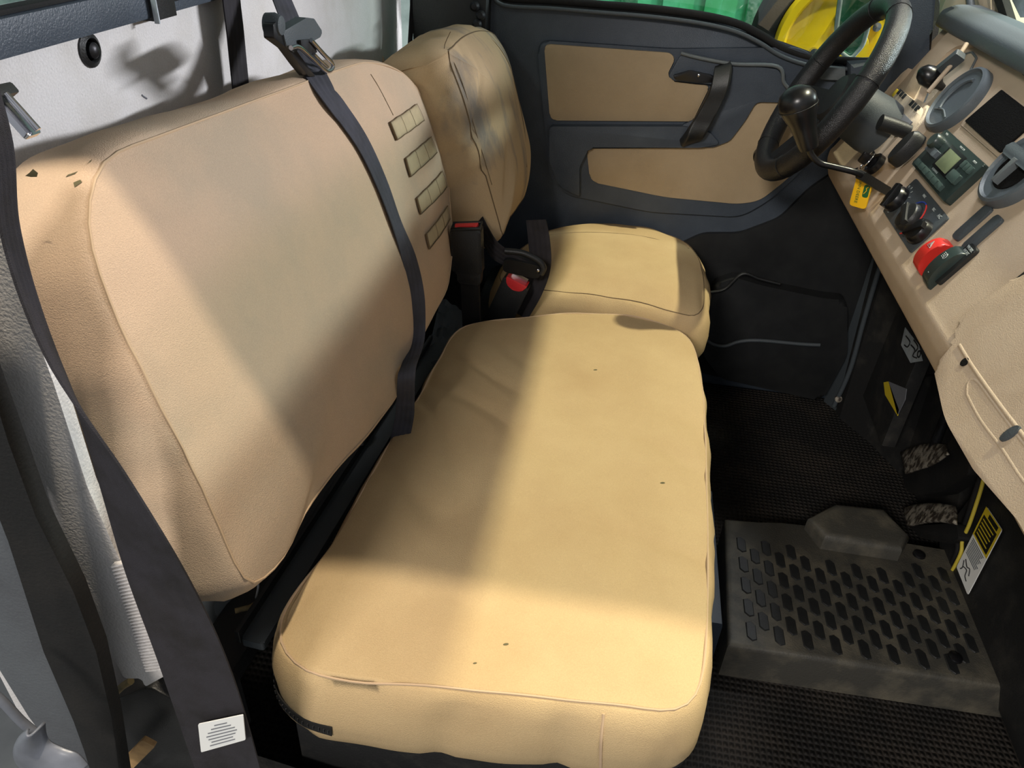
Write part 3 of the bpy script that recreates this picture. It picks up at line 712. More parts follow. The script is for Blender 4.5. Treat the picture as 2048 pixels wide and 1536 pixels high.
# crumpled black sheet behind the cushion
pl = [(-0.3413,1.1263,0.34),(-0.3598,1.2646,0.34),(-0.3605,1.4101,0.34),(-0.35,1.5316,0.34),(-0.3078,1.4464,0.34),(-0.3051,1.3381,0.34),(-0.3083,1.2029,0.34),(-0.3154,1.0842,0.34)]
V = []; Fc = []
NX, NY = 18, 26
A_ = Vector([(-0.3151,1.0264,0.36)][0]); B_ = Vector([(-0.2946,1.0766,0.36)][0]); C_ = Vector([(-0.3557,1.4363,0.4)][0]); D_ = Vector([(-0.2788,1.4367,0.38)][0])
for j in range(NY+1):
    for i in range(NX+1):
        a_, b_ = i/NX, j/NY
        p = A_.lerp(B_, a_).lerp(C_.lerp(D_, a_), b_)
        p.z += -.02 + .020*abs(fn(p.x*26, p.y*15, 4)) + .012*fn(p.x*60, p.y*30, 8)
        V.append(p)
for j in range(NY):
    for i in range(NX):
        k = j*(NX+1)+i; Fc.append((k, k+1, k+NX+2, k+NX+1))
sh = mesh('crumpled_sheet', V, Fc, 'rubber', sb, True, 30)
sh.data.materials.clear(); sh.data.materials.append(M['plastic_slate'])

# ================================================================== PLATFORM IN THE FOOTWELL
pf = thing('footwell_platform', (.5, 1.05, .02), 'scuffed black plastic platform with raised tread pads on the floor', 'floor cover')
out = [(p[0], p[1]) for p in [(0.2763,0.8877,0.1),(0.2912,1.2023,0.1),(0.4009,1.2117,0.1),(0.5009,1.2249,0.1),(0.6321,1.2067,0.1),(0.7072,1.205,0.1),(0.8059,1.2073,0.1),(0.761,0.8981,0.1)]]
prism('platform', FTOP, out, .015, .100, 'dusty_plastic', pf, bevel=.010, bseg=3)
bmp = [(p[0], p[1]) for p in [(0.447,1.2045,0.1),(0.5067,1.2585,0.1),(0.605,1.2652,0.1),(0.6385,1.1943,0.1),(0.6145,1.1531,0.1),(0.4699,1.1539,0.1)]]
prism('raised_hump', FTOP, bmp, .095, .135, 'dusty_plastic', pf, bevel=.014, bseg=3)
a0 = Vector([(0.4781,1.1463,0.1)][0]); 
proto = None
cnt = 0
ux = .0235; uy = .052
for i in range(17):
    for j in range(5):
        x = .318 + i*ux; y = .925 + j*uy + (uy/2 if i % 2 else 0)
        if y > 1.155 or (x > .66 and y < .95): continue
        if .43 < x < .64 and y > 1.12: continue
        pts = [(-.0085, -.013), (0.0, -.021), (.0085, -.017), (.0085, .013), (0.0, .021), (-.0085, .017)]
        if proto is None:
            proto = prism('tread_pad', FTOP, pts, 0, .004, 'plastic_black', pf, bevel=.0015, bseg=1)
            o = proto
        else:
            o = bpy.data.objects.new('tread_pad', proto.data); COL.objects.link(o); o.parent = pf
            o.matrix_parent_inverse = Matrix.Translation(-pf.location)
        o.location = (x, y, .098); cnt += 1
for px in [(0.6608,1.1789,0.1),(0.6566,0.939,0.1)]:
    lathe('push_rivet', Frame(px, (1, 0, 0), (0, 1, 0)), [(.012, 0), (.011, .004), (.006, .007), (.001, .0075)], 'gloss_black', pf, 16)
box('side_panel', FTOP, .235, .262, .90, 1.24, .02, .135, 'door_dark', pf, .006)

# ================================================================== DASHBOARD
dash = thing('dashboard', (.6, 1.1, .70), 'beige plastic dashboard slab with controls across the front of the cab', 'dashboard')
prof = [(.475, .600), (.452, .628), (.440, .664), (.441, .684), (.4465, .691), (.592, .943), (.604, .955), (.66, .968), (.92, .985), (.92, .80), (.66, .62), (.52, .595)]
FS = Frame((0, 1.80, 0), (1, 0, 0), (0, 0, 1))   # n = -y
prism('dash_shell', FS, rounded(prof, .006, 3), 0, 1.50, 'dash_beige', dash, bevel=.004)
# thin folded lower lip line and apron
# raised centre field with controls
def dpoly(pts): return pts
cf = rounded([(-1.3986,0.0122),(-1.4862,0.1584),(-1.5653,0.2859),(-1.4679,0.3058),(-1.0966,0.2888),(-1.0118,0.1812),(-1.0155,0.0382),(-1.0515,0.0052)], .02, 5)
# --- round louvre vents
def vent(c, R_, nm='air_vent', knob=True, sy=1.0):
    F = FD.at(c[0], c[1], .001)
    v = lathe(nm, F, [(R_, -.002), (R_, .008), (R_*.97, .014), (R_*.90, .016), (R_*.84, .012), (R_*.3, .010), (.001, .010)], 'cap_grey', dash, 48, 1, sy)
    return F, v
c1 = [(-1.4736,0.2215)][0]
F1, v1 = vent(c1, .060)
tube('vent_lip', [F1.p(.010 + .036*math.cos(t), .036*math.sin(t), .0125) for t in [math.pi*(.55+.7*k/10) for k in range(11)]], .0028, 'cap_grey', v1, sides=8, sub=3)
tube('vent_lip', [F1.p(x, -.028 + .004*math.sin((x+.02)*80), .0125) for x in (-.03, -.015, 0, .015, .03)], .0016, 'cap_grey', v1, sides=8, sub=3)
c2 = [(-1.1461,0.201)][0]
F2, v2 = vent(c2, .058)
prism('vent_opening', F2, ring2 if False else [(.034*math.cos(2*math.pi*k/24) , -.006+.028*math.sin(2*math.pi*k/24)) for k in range(24)], .008, .0135, 'velcro', v2, bevel=.001)
prism('vent_flap', F2, [(-.05, .003), (.05, .003), (.05, .022), (-.05, .022)], .012, .022, 'cap_grey', v2, bevel=.004, r=.01)
prism('vent_grip', F2, [(-.004, -.030), (.004, -.030), (.006, .008), (-.006, .008)], .0135, .024, 'plastic_grey', v2, bevel=.002)
# --- black fabric covered blank slot
vel = [(-1.3818,0.2685),(-1.2252,0.2636),(-1.2287,0.202),(-1.3944,0.2046)]
prism('black_cover', FD, rounded(vel, .003, 3), -.004, .006, 'velcro', dash, bevel=.001)
prism('cover_frame', FD, rounded([(-1.4076,0.2718),(-1.2045,0.2667),(-1.2138,0.1959),(-1.4055,0.1971)], .006, 4), -.004, .0025, 'dash_beige', dash, bevel=.002)
# --- radio
rq = [(-1.4178,0.1749),(-1.2247,0.1844),(-1.215,0.111),(-1.4028,0.105)]
u0 = sum(p[0] for p in (rq[0], rq[3]))/2; u1 = sum(p[0] for p in (rq[1], rq[2]))/2
w0 = (rq[2][1]+rq[3][1])/2; w1 = (rq[0][1]+rq[1][1])/2
W = u1-u0; H = w1-w0
FRD = FD.at(u0, w0, 0)
radio = box('radio', FRD, 0, W, 0, H, -.004, .012, 'radio_dark', dash, .003, r=.004)
def rr(name, x0, x1, y0, y1, c0, c1, m, bev=.001, r=.001): return box(name, FRD, x0*W, x1*W, y0*H, y1*H, c0, c1, m, radio, bev, r)
rr('display_frame', .34, .72, .30, .86, .010, .0135, 'gloss_black')
rr('display', .38, .66, .36, .78, .013, .0142, 'lcd')
for k in range(6):
    rr('radio_button', .09+k*.125, .09+k*.125+.105, .06, .20, .011, .0175, 'radio_key')
for k in range(3):
    rr('radio_button', .74+k*.075, .74+k*.075+.06, .66, .82, .011, .015, 'radio_key')
rr('tune_rocker', .74, .92, .34, .56, .011, .018, 'radio_key', .002, .002)
rr('radio_lever', .06, .30, .42, .58, .011, .019, 'cap_grey', .002)
lathe('volume_knob', FRD.at(.13*W, .68*H, .012), [(.013, 0), (.013, .012), (.011, .015), (.001, .015)], 'radio_dark', radio, 24)
text('radio_print', 'AM/FM', FRD.at(.86*W, .90*H, .0122), .0045, 'print_white', radio)
text('radio_print', 'VOL', FRD.at(.10*W, .93*H, .0122), .0045, 'print_white', radio)
text('radio_print', 'MODE  SCN', FRD.at(.52*W, .93*H, .0122), .004, 'print_white', radio)
text('radio_print', '1  2  3  4  5  6', FRD.at(.46*W, .26*H, .0122), .0045, 'print_white', radio)
# --- heater control panel
hq = [(-1.3666,0.0983),(-1.1954,0.0967),(-1.1864,0.0245),(-1.3797,0.029)]
hu0 = (hq[0][0]+hq[3][0])/2; hu1 = (hq[1][0]+hq[2][0])/2; hv0 = (hq[2][1]+hq[3][1])/2; hv1 = (hq[0][1]+hq[1][1])/2
HW = hu1-hu0; HH = hv1-hv0
FH = FD.at(hu0, hv0, 0)
heat = box('heater_panel', FH, 0, HW, 0, HH, -.004, .003, 'plastic_slate', dash, .0015, r=.004)
kn = [(-1.3535,0.0587),(-1.2716,0.056),(-1.2083,0.0563)]
for i, c in enumerate(kn):
    Rk = (.023, .024, .021)[i]; Hk = (.017, .013, .015)[i]
    F = FD.at(c[0]-.004, (kn[0][1]+kn[2][1])/2 - .002, .003)
    k_ = lathe('heater_knob', F, [(Rk, 0), (Rk*.98, Hk*.55), (Rk*.86, Hk*.9), (Rk*.6, Hk), (.001, Hk)], 'gloss_black' if i != 1 else 'plastic_black', heat, 32)
    Fk = F.at(0, 0, Hk)
    pts = [(-.005, -Rk*.95), (.005, -Rk*.95), (.0065, Rk*.95), (-.0065, Rk*.95)]
    ang = (.35, 1.2, 2.3)[i]
    pts = [(x*math.cos(ang)-y*math.sin(ang), x*math.sin(ang)+y*math.cos(ang)) for x, y in pts]
    prism('knob_grip', Fk, pts, -.004, .004, 'gloss_black' if i != 1 else 'plastic_black', heat, bevel=.002)
    if i == 1:
        tube('warm_scale', ring_pts(F, Rk+.006, 16, .0012, -1.0, 1.35), .0012, 'print_red', heat, sides=6, sub=2)
        tube('cool_scale', ring_pts(F, Rk+.006, 12, .0012, 1.45, 2.6), .0012, 'print_blue', heat, sides=6, sub=2)
        tube('cool_scale', ring_pts(F, Rk+.006, 6, .0012, 3.6, 4.0), .0012, 'print_blue', heat, sides=6, sub=2)
for k in range(7):
    a = .2 + k*.42
    F = FD.at(kn[0][0]-.004, (kn[0][1]+kn[2][1])/2 - .002, .0032)
    c_, s_ = math.cos(a), math.sin(a)
    prism('scale_mark', F, [(.026*c_, .026*s_), (.026*c_-.001*s_, .026*s_+.001*c_), (.030*c_-.001*s_, .030*s_+.001*c_), (.030*c_, .030*s_)], 0, .0006, 'print_white', heat)
text('panel_print', 'OFF', FH.at(HW*.10, HH*.10, .0032), .007, 'print_white', heat)
text('panel_print', 'MAX', FH.at(HW*.40, HH*.90, .0032), .006, 'print_white', heat)
text('panel_print', 'A/C', FH.at(HW*.88, HH*.88, .0032), .008, 'print_white', heat)
text('panel_print', 'REC', FH.at(HW*.72, HH*.88, .0032), .006, 'print_white', heat)
tube('panel_print', ring_pts(FH.at(HW*.42, HH*.12, .0034), .004, 10), .0007, 'print_white', heat, sides=5, closed=True, sub=1)

# --- blank switch plates
for b4 in ([(-1.1504,0.1423),(-1.1233,0.142),(-1.115,0.0897),(-1.1417,0.0902)], [(-1.1125,0.1417),(-1.0843,0.1427),(-1.0726,0.0908),(-1.0992,0.0895)]):
    c = (sum(p[0] for p in b4)/4, sum(p[1] for p in b4)/4)
    box('blank_plate', FD.at(c[0], c[1], 0), -.0115, .0115, -.030, .030, -.003, .004, 'plastic_slate', dash, .0015, r=.006)
# --- rocker switches
def rocker(name, quad, m, hgt):
    c = (sum(p[0] for p in quad)/4, sum(p[1] for p in quad)/4)
    L = max(p[1] for p in quad)-min(p[1] for p in quad)
    # curved rocker: side profile extruded across the dashboard
    F = FD.at(c[0], c[1], 0)
    n = 14; pr = []
    for k in range(n+1):
        t = -1+2*k/n
        pr.append((t*L/2, hgt*(1-t*t)**.5*.75 + .004))
    pr = [(-L/2, -.004)] + pr + [(L/2, -.004)]
    FSD = Frame(F.p(-.013, 0, 0), F.v, F.n)    # u along the dash slope, v outwards, n across
    r_ = prism(name, FSD, pr, 0, .026, m, dash, bevel=.003, bseg=2)
    return F, L, r_
hz, hl_ = rocker('hazard_switch', [(-1.1639,0.072),(-1.1173,0.077),(-1.0999,0.0321),(-1.1337,0.0203)], 'switch_red', .026)[::2]
Fq = hz.at(0, .012, .0215)
tri = [(-.0055, -.0045), (.0055, -.0045), (0, .0055)]
tube('warning_triangle', [Fq.p(x, y, 0.0014) for x, y in tri], .0006, 'print_white', hl_, sides=5, closed=True, sub=1)
tube('warning_triangle', [Fq.p(x*.45, y*.45, .0016) for x, y in tri], .0005, 'print_white', hl_, sides=5, closed=True, sub=1)
lq = [(-1.1145,0.0785),(-1.0738,0.0865),(-1.0628,0.0346),(-1.0879,0.0193)]
lz, ll = rocker('lamp_switch', lq, 'radio_dark', .020)[::2]
Fl = lz.at(0, .012, .0175)
tube('lamp_symbol', [Fl.p(x, y, .001) for x, y in ((.0, -.004), (.0035, -.003), (.0045, 0), (.0035, .003), (0, .004))], .0006, 'print_white', ll, sides=5, closed=True, sub=2)
for k in range(4): tube('lamp_symbol', [Fl.p(-.002, -.0035+k*.0023, .001), Fl.p(-.007, -.0035+k*.0023, .001)], .0005, 'print_white', ll, sides=5, sub=1)
tube('lamp_mark', ring_pts(lz.at(0, -.016, .0165), .002, 10), .0005, 'print_white', ll, sides=5, closed=True, sub=1)
wz = lz.at(.010, .036, .0)
wsw = box('work_switch', lz, -.004, .022, -.02, .046, -.003, .006, 'plastic_black', dash, .003, r=.006)
text('switch_print', 'WORK\nLIGHT', lz.at(.009, .036, .0061), .0065, 'print_white', wsw)

# --- glove box, lower right of the field
gq = [(-0.9215,0.0182),(-0.9467,0.0261),(-0.953,0.0495),(-0.9466,0.1168)]
lo4 = [(-0.9192,0.018),(-0.9048,-0.0211),(-0.8088,-0.0379),(-0.7141,-0.0352),(-0.6229,-0.0202)]
gp_ = [lo4[0], (gq[1][0], gq[1][1]), (gq[2][0], gq[2][1]), (gq[3][0], gq[3][1]), (-.80, .200), (-.30, .200), (-.30, lo4[4][1]), lo4[4], lo4[3], lo4[2], lo4[1]]
prism('glove_box_lid', FD, rounded(gp_, [.006, .008, .01, .01, .01, .01, .01, .005, .005, .02, .012], 4), -.012, .012, 'dash_beige', dash, bevel=.006, bseg=3)
gl_ = [(-0.9229,0.0172),(-0.9464,0.0244),(-0.9544,0.0485),(-0.9509,0.1159),(-0.9518,0.2176)]
tube('lid_gap', [FD.p(p[0]-.003, p[1]+.003, .0022) for p in gl_], .0020, 'label_black', dash, sides=6, sub=4)
tube('lid_rib', [FD.p(p[0], p[1], .0092) for p in [(-0.8214,-0.0027),(-0.8379,0.005),(-0.8319,0.0137),(-0.7841,0.0169),(-0.7209,0.0198),(-0.6522,0.024)]], .0034, 'dash_beige', dash, sides=10)
tube('lid_rib', [FD.p(p[0], p[1], .0092) for p in [(-0.8214,-0.0027),(-0.7727,-0.0038),(-0.7143,0.0004),(-0.6642,0.0021),(-0.6159,0.0075)]], .0034, 'dash_beige', dash, sides=10)
tube('lid_fold', [FD.p(p[0], p[1], .0098) for p in [(-0.908,0.019),(-0.8554,0.0187),(-0.7792,0.0212),(-0.716,0.0246),(-0.6488,0.0278)]], .0035, 'dash_beige', dash, sides=10)
k0 = [(-0.8725,0.0142)][0]
lathe('finger_hole', FD.at(k0[0], k0[1], .0125), [(.006, -.004), (.006, .0006), (.001, .0006)], 'velcro', dash, 16, 1.0, 1.0)
k0 = [(-0.7251,0.0157)][0]
lathe('lid_catch', FD.at(k0[0], k0[1], .012), [(.010, -.004), (.009, .003), (.001, .004)], 'plastic_slate', dash, 16, .6, 1.3)
# --- driver side: cluster pocket, pod and grab bar
pk_ = rounded([(-1.5038,0.1709),(-1.5559,0.1621),(-1.6246,0.2192),(-1.6323,0.2708),(-1.5922,0.2921),(-1.5553,0.2881),(-1.5141,0.2458),(-1.4988,0.1883)], .006, 4)
pocket = prism('cluster_pocket', FD, pk_, -.006, .003, 'cap_grey', dash, bevel=.001)
pocket.data.materials.clear(); pocket.data.materials.append(M['trim_beige'])
tube('pocket_edge', [FD.p(p[0], p[1], .003) for p in pk_], .0022, 'plastic_grey', dash, sides=6, closed=True, sub=1)
hood = prism('cluster_hood', FD, rounded([(-1.664,0.1669),(-1.7222,0.2316),(-1.7314,0.2993),(-1.6665,0.3087),(-1.595,0.3056),(-1.65,0.2806),(-1.6574,0.2305),(-1.6015,0.1737)], .012, 4), -.004, .014, 'dash_beige', dash, bevel=.006, bseg=3)
bc0 = [(-1.5711,0.2225)][0]
FBm = FD.at(bc0[0], bc0[1], .0)
ball = lathe('ball_mount', FBm, [(.006, 0), (.008, .012), (.015, .020), (.019, .032), (.019, .042), (.014, .053), (.006, .059), (.001, .060)], 'gloss_black', dash, 28)
bar('mount_arm', FBm.p(.0, .01, .03), FBm.p(.03, .055, .034), .020, .014, FD.n, 'plastic_slate', dash, .003)
rod = [(0.58,1.6462,0.8569)][0]
tube('beige_strap', [FD.p(p[0], p[1], .03) for p in [(-1.5395,0.2027),(-1.5469,0.2373),(-1.5542,0.2713),(-1.5683,0.2952)]], .004, 'dash_beige', dash, sides=8)
# side louvre
sv0 = [(-1.8027,0.1826)][0]
FSV = FD.at(sv0[0], sv0[1], .004)
sv = lathe('side_vent', FSV, [(.042, -.004), (.042, .010), (.036, .013), (.031, .008), (.030, .0), (.001, .0)], 'plastic_grey', dash, 36, .75, 1.15)
for k in range(4):
    bar('louvre', FSV.p(-.022, -.024+k*.016, .008), FSV.p(.022, -.018+k*.016, .008), .010, .002, FD.n, 'plastic_grey', sv, .0008)
lathe('side_vent_collar', FSV, [(.052, -.010), (.050, .004), (.044, .007), (.043, .0), (.043, -.01)], 'dash_beige', dash, 36, .78, 1.15)
# rear-facing pad above the dash
pa = Vector([(0.6,1.7957,0.939)][0]); 
FPd = Frame((.602, 1.80, .945), (1, 0, 0), (0, 0, 1))
pd = dash
prism('pad', FPd, rounded([(-.030, .0), (-.026, .030), (.000, .042), (.050, .044), (.060, .005), (.020, -.004)], .01, 4), .0, 1.45, 'cap_grey', pd, bevel=.012, bseg=4)
box('pad_foot', FPd, -.012, .03, -.02, .008, .42, .47, 'plastic_slate', pd, .003)
box('pad_foot', FPd, -.012, .03, -.02, .008, .95, 1.0, 'plastic_slate', pd, .003)

# --- steering pod (beige) with label strips, switch, ignition
pod = thing('steering_column', (.46, 1.58, .76), 'beige steering column shroud with black collar behind the steering wheel', 'steering column')
WC = Vector((.351, 1.58, .850)); TH = .476
WN = Vector((-math.cos(TH), 0, math.sin(TH)))
FWH = Frame(WC, (0, -1, 0), Vector((math.sin(TH), 0, math.cos(TH))))
FCOL = Frame(WC - FWH.n*.16, FWH.u, FWH.v)
lathe('collar', Frame(WC - FWH.n*.135, FWH.u, FWH.v), [(.052, 0), (.054, .02), (.050, .075), (.046, .09), (.02, .095)], 'plastic_slate', pod, 36)
prism('shroud', FCOL, rounded([(-.085, -.045), (.075, -.045), (.085, -.02), (.085, .050), (.06, .070), (-.06, .070), (-.09, .05)], .02, 5), -.10, .026, 'trim_beige', pod, bevel=.012, bseg=3)
tube('stalk', [(0.4389,1.5,0.8218),(0.4667,1.5,0.8156),(0.4913,1.5,0.809)], .014, 'plastic_black', pod, sides=16, sub=2)
FI = Frame([(0.9818,0.7708)][0] + (0,), (1, 0, 0), (0, 1, 0)) if False else None
for k in range(8):
    b_ = FCOL.at(-.066+.018*k, .0, .0265)
    if .02 < abs(-.066+.018*k): box('gear_mark', FCOL, -.072+.018*k, -.060+.018*k, .060, .070, .024, .0272, 'ink', pod, .0004)
box('yellow_mark', FCOL, -.086, -.074, .052, .066, .024, .0275, 'label_yellow', pod, .0004)
for k in range(5):
    box('lower_mark', FCOL, .010+.016*k, .020+.016*k, -.042, -.032, .024, .0272, 'ink', pod, .0004)
box('gear_mark_plate', FCOL, .030, .085, .02, .045, .024, .0268, 'ink_grey', pod, .0004)

# ignition boss on the dash with indicator strip
ib = rounded([(-1.635,0.1092),(-1.5945,0.1307),(-1.5951,0.1566),(-1.5956,0.1832),(-1.5248,0.1889),(-1.4958,0.1681),(-1.4831,0.1182),(-1.4718,0.0835),(-1.5346,0.0472),(-1.596,0.0558)], .010, 4)
prism('ignition_boss', FD, ib, -.004, .020, 'trim_beige', dash, bevel=.006, bseg=3)
istr = rounded([(-1.5697,0.1666),(-1.5387,0.1675),(-1.5257,0.1454),(-1.5535,0.1271),(-1.5634,0.1464)], .002, 3)
ip = prism('indicator_strip', FD, istr, .018, .0215, 'ink', dash, bevel=.0004)
ic = [(-1.5493,0.1531)][0]
for k, s_ in enumerate(('4', '+', 'o')):
    text('indicator_print', s_, FD.at(ic[0]-.010+k*.010, ic[1]+.006-k*.006, .0217), .009, 'print_white', ip)
km = [(-1.4484,0.1178)][0]
lathe('light_dial', FD.at(km[0], km[1], .010), [(.030, 0), (.030, .018), (.026, .024), (.001, .024)], 'plastic_black', dash, 32, .55, 1.1)
iz = [(-1.4932,0.0648)][0]
FIG = FD.at(iz[0], iz[1], .020)
lathe('ignition_ring', FIG, [(.020, 0), (.020, .010), (.0175, .012), (.015, .009), (.001, .008)], 'gloss_black', dash, 28)
key = thing('ignition_key', tuple(FIG.p(0, 0, .01)), 'ignition key with chrome split ring and yellow tag hanging from the dashboard', 'key')
bar('key_head', FIG.p(0, 0, .008), FIG.p(.002, -.004, .036), .020, .005, FD.v, 'gloss_black', key, .002)
tube('split_ring', ring_pts(Frame(FIG.p(.0, -.004, .020), (FD.u+FD.n*.2), FD.v), .0165, 28), .0014, 'chrome', key, sides=8, closed=True, sub=1)
tube('ring_link', [FIG.p(.006, -.022, .026), FIG.p(-.010, -.034, .026), FIG.p(-.018, -.036, .024)], .0014, 'chrome', key, sides=6)
tg = [(0.3986,1.4,0.7515),(0.4264,1.4,0.7544),(0.4299,1.4,0.7369),(0.4215,1.4,0.6994),(0.4071,1.4,0.7015)]
tgt = Vector([(0.4212,1.42,0.72)][0])
FT = Frame(tgt, (.72, -.66, .12), (.06, .1, 1))
TG = prism('key_tag', FT, rounded([(-.017, -.028), (.015, -.030), (.017, .026), (-.015, .030)], .006, 4), -.0015, .0015, 'tag_yellow', key, bevel=.0006)
FTt = Frame(FT.p(-.006, .0, .0016), -FT.v, FT.u)
text('tag_print', 'JOHN DEERE', FTt, .0078, 'tag_green', TG)
prism('tag_emblem', FT, rounded([(.003, -.010), (.014, -.010), (.014, .012), (.003, .012)], .004, 4), .0014, .002, 'tag_green', TG)
tube('tag_emblem', [FT.p(.005, -.004, .0022), FT.p(.009, .002, .0022), FT.p(.008, .006, .0022), FT.p(.012, .009, .0022)], .0007, 'tag_yellow', TG, sides=5, sub=3)

# ================================================================== STEERING WHEEL
sw = thing('steering_wheel', tuple(WC), 'black steering wheel with textured grip cover, seen edge-on', 'steering wheel')
tube('rim', ring_pts(FWH, .168, 72), .0205, 'grip_black', sw, sides=18, closed=True, sub=1)
for a in (0.35, 1.25, 2.0, 3.0, 4.2, 5.4):
    c_ = FWH.p(.168*math.cos(a), .168*math.sin(a))
    F_ = Frame(c_, FWH.u*math.cos(a)+FWH.v*math.sin(a), FWH.n)
    tube('grip_seam', ring_pts(F_, .0208, 20), .0008, 'gloss_black', sw, sides=5, closed=True, sub=1)
for a in (math.radians(-15), math.radians(195), math.radians(270)):
    d_ = FWH.u*math.cos(a)+FWH.v*math.sin(a)
    bar('spoke', WC - FWH.n*.030 + d_*.03, WC + d_*.158, .030, .010, FWH.n.cross(d_), 'plastic_black', sw, .004)
lathe('hub', Frame(WC - FWH.n*.052, FWH.u, FWH.v), [(.040, 0), (.050, .012), (.050, .028), (.040, .038), (.001, .040)], 'plastic_black', sw, 36)

# ================================================================== SHIFT LEVER
sl = [(0.3021,1.38,0.8017),(0.3092,1.38,0.7871),(0.3277,1.38,0.7734),(0.3539,1.38,0.7691),(0.3931,1.38,0.7627)]
tip = FD.p(*[(-1.4225,0.0495)][0], .004)
gs = thing('gear_lever', tuple(tip), 'black gear lever with large pear-shaped knob in front of the steering wheel', 'lever')
tube('shaft', sl[:-1] + [sl[-1], tuple(Vector(sl[-1]).lerp(tip, .5)), tuple(tip)], .0055, 'gloss_black', gs, sides=10)
bar('shaft_sleeve', Vector(sl[-1]).lerp(tip, .10), tip, .015, .015, (0, 0, 1), 'plastic_black', gs, .004)
k0 = Vector([(0.3011,1.37,0.7995)][0]); k1 = Vector([(0.2549,1.37,0.8896)][0])
dk_ = (k1-k0); Lk = dk_.length; dk_.normalize()
FKn = Frame(k0, (0, 1, 0), Vector((1, 0, 0)))
up_ = Vector((1, 0, 0)); up_ = (up_ - dk_*up_.dot(dk_)).normalized()
FKn = Frame(k0, up_, dk_.cross(up_))
if FKn.n.dot(dk_) < 0: FKn = Frame(k0, up_, -dk_.cross(up_))
lathe('knob', FKn, [(.009, -.002), (.0155, 0), (.0175, .008), (.0195, .030), (.0225, Lk*.46), (.0275, Lk*.60), (.0310, Lk*.74), (.0305, Lk*.86), (.025, Lk*.96), (.014, Lk*1.03), (.001, Lk*1.05)], 'gloss_black', gs, 36, 1, 1)
tube('knob_seam', ring_pts(Frame(FKn.p(0, 0, Lk*.72), FKn.u, FKn.v), .0312, 36), .0006, 'plastic_black', gs, sides=5, closed=True, sub=1)

# ================================================================== PEDALS, BRACKET, LABELS
def curved_plate(name, pts_l, pts_r, th, m, parent):
    a = smooth_path(pts_l, 5); b = smooth_path(pts_r, 5); n = len(a); V = []; Fc = []
    for i in range(n):
        for j in range(5): V.append(a[i].lerp(b[i], j/4.0))
    for i in range(n-1):
        for j in range(4): k = i*5+j; Fc.append((k, k+1, k+6, k+5))
    o = mesh(name, V, Fc, m, parent, True)
    md = o.modifiers.new('solid', 'SOLIDIFY'); md.thickness = th; md.offset = 0
    return o
P1 = thing('brake_pedal', (.74, 1.47, .05), 'worn metal brake pedal hanging below the dashboard', 'pedal')
tp = [(0.72,1.5375,0.0821),(0.72,1.4878,0.1387),(0.72,1.4321,0.189),(0.72,1.3699,0.2345)]
tb = [(0.7,1.4341,0.0994),(0.7,1.3954,0.143),(0.7,1.3484,0.1955),(0.7,1.3111,0.2541)]
curved_plate('pedal_plate', tp, tb, .004, 'steel_worn', P1)
prism('pedal_pad', Frame((.725, 0, 0), (0, -1, 0), (0, 0, 1)), rounded([(-p[1], p[2]) for p in [(0.725,1.4881,0.0633),(0.725,1.3562,0.2228),(0.725,1.3577,0.2704),(0.725,1.2903,0.3034),(0.725,1.2455,0.2599),(0.725,1.2999,0.1679),(0.725,1.3714,0.095),(0.725,1.4308,0.0526)]], .01, 4), -.02, .01, 'rubber', P1, bevel=.004)
tube('pedal_arm', [(.725, 1.42, .13), (.72, 1.42, .28), (.70, 1.42, .60)], .010, 'steel_dark', P1, sides=8)
P2 = thing('accelerator_pedal', (.74, 1.33, .03), 'curved accelerator pedal with worn pale tread beside the warning label', 'pedal')
tp = [(0.7,1.3797,0.0445),(0.7,1.3359,0.0962),(0.7,1.2691,0.1596),(0.7,1.208,0.2074)]
tb = [(0.68,1.2943,0.0695),(0.68,1.2518,0.1199),(0.68,1.202,0.1713),(0.68,1.1495,0.2148)]
curved_plate('pedal_tread', tp, tb, .006, 'steel_worn', P2)
prism('pedal_body', Frame((.70, 0, 0), (0, -1, 0), (0, 0, 1)), rounded([(-p[1], p[2]) for p in [(0.7,1.3277,0.0431),(0.7,1.1847,0.188),(0.7,1.1536,0.1768),(0.7,1.187,0.133),(0.7,1.2728,0.0616)]], .008, 4), -.04, .0, 'rubber', P2, bevel=.004)
P3 = thing('clutch_bracket', (.72, 1.76, .1), 'rusty metal bracket below the white picture label', 'bracket')
tp = [(0.7,1.7986,0.1707),(0.7,1.7568,0.2111),(0.7,1.6904,0.2541),(0.7,1.621,0.2772)]
tb = [(0.69,1.7407,0.1813),(0.69,1.6791,0.2229),(0.69,1.6237,0.2522),(0.69,1.575,0.2722)]
curved_plate('bracket_plate', tp, tb, .004, 'steel_dark', P3)
bl = [(0.69,1.6598,0.2266),(0.69,1.4831,0.3484)]
bar('bracket_arm', bl[0], bl[1], .030, .006, (0, 0, 1), 'steel_dark', P3, .002)
lathe('bolt', Frame([(0.68,1.6056,0.2525)][0], (0, -1, 0), (0, 0, 1)), [(.006, 0), (.006, .004), (.001, .005)], 'steel_worn', P3, 12)
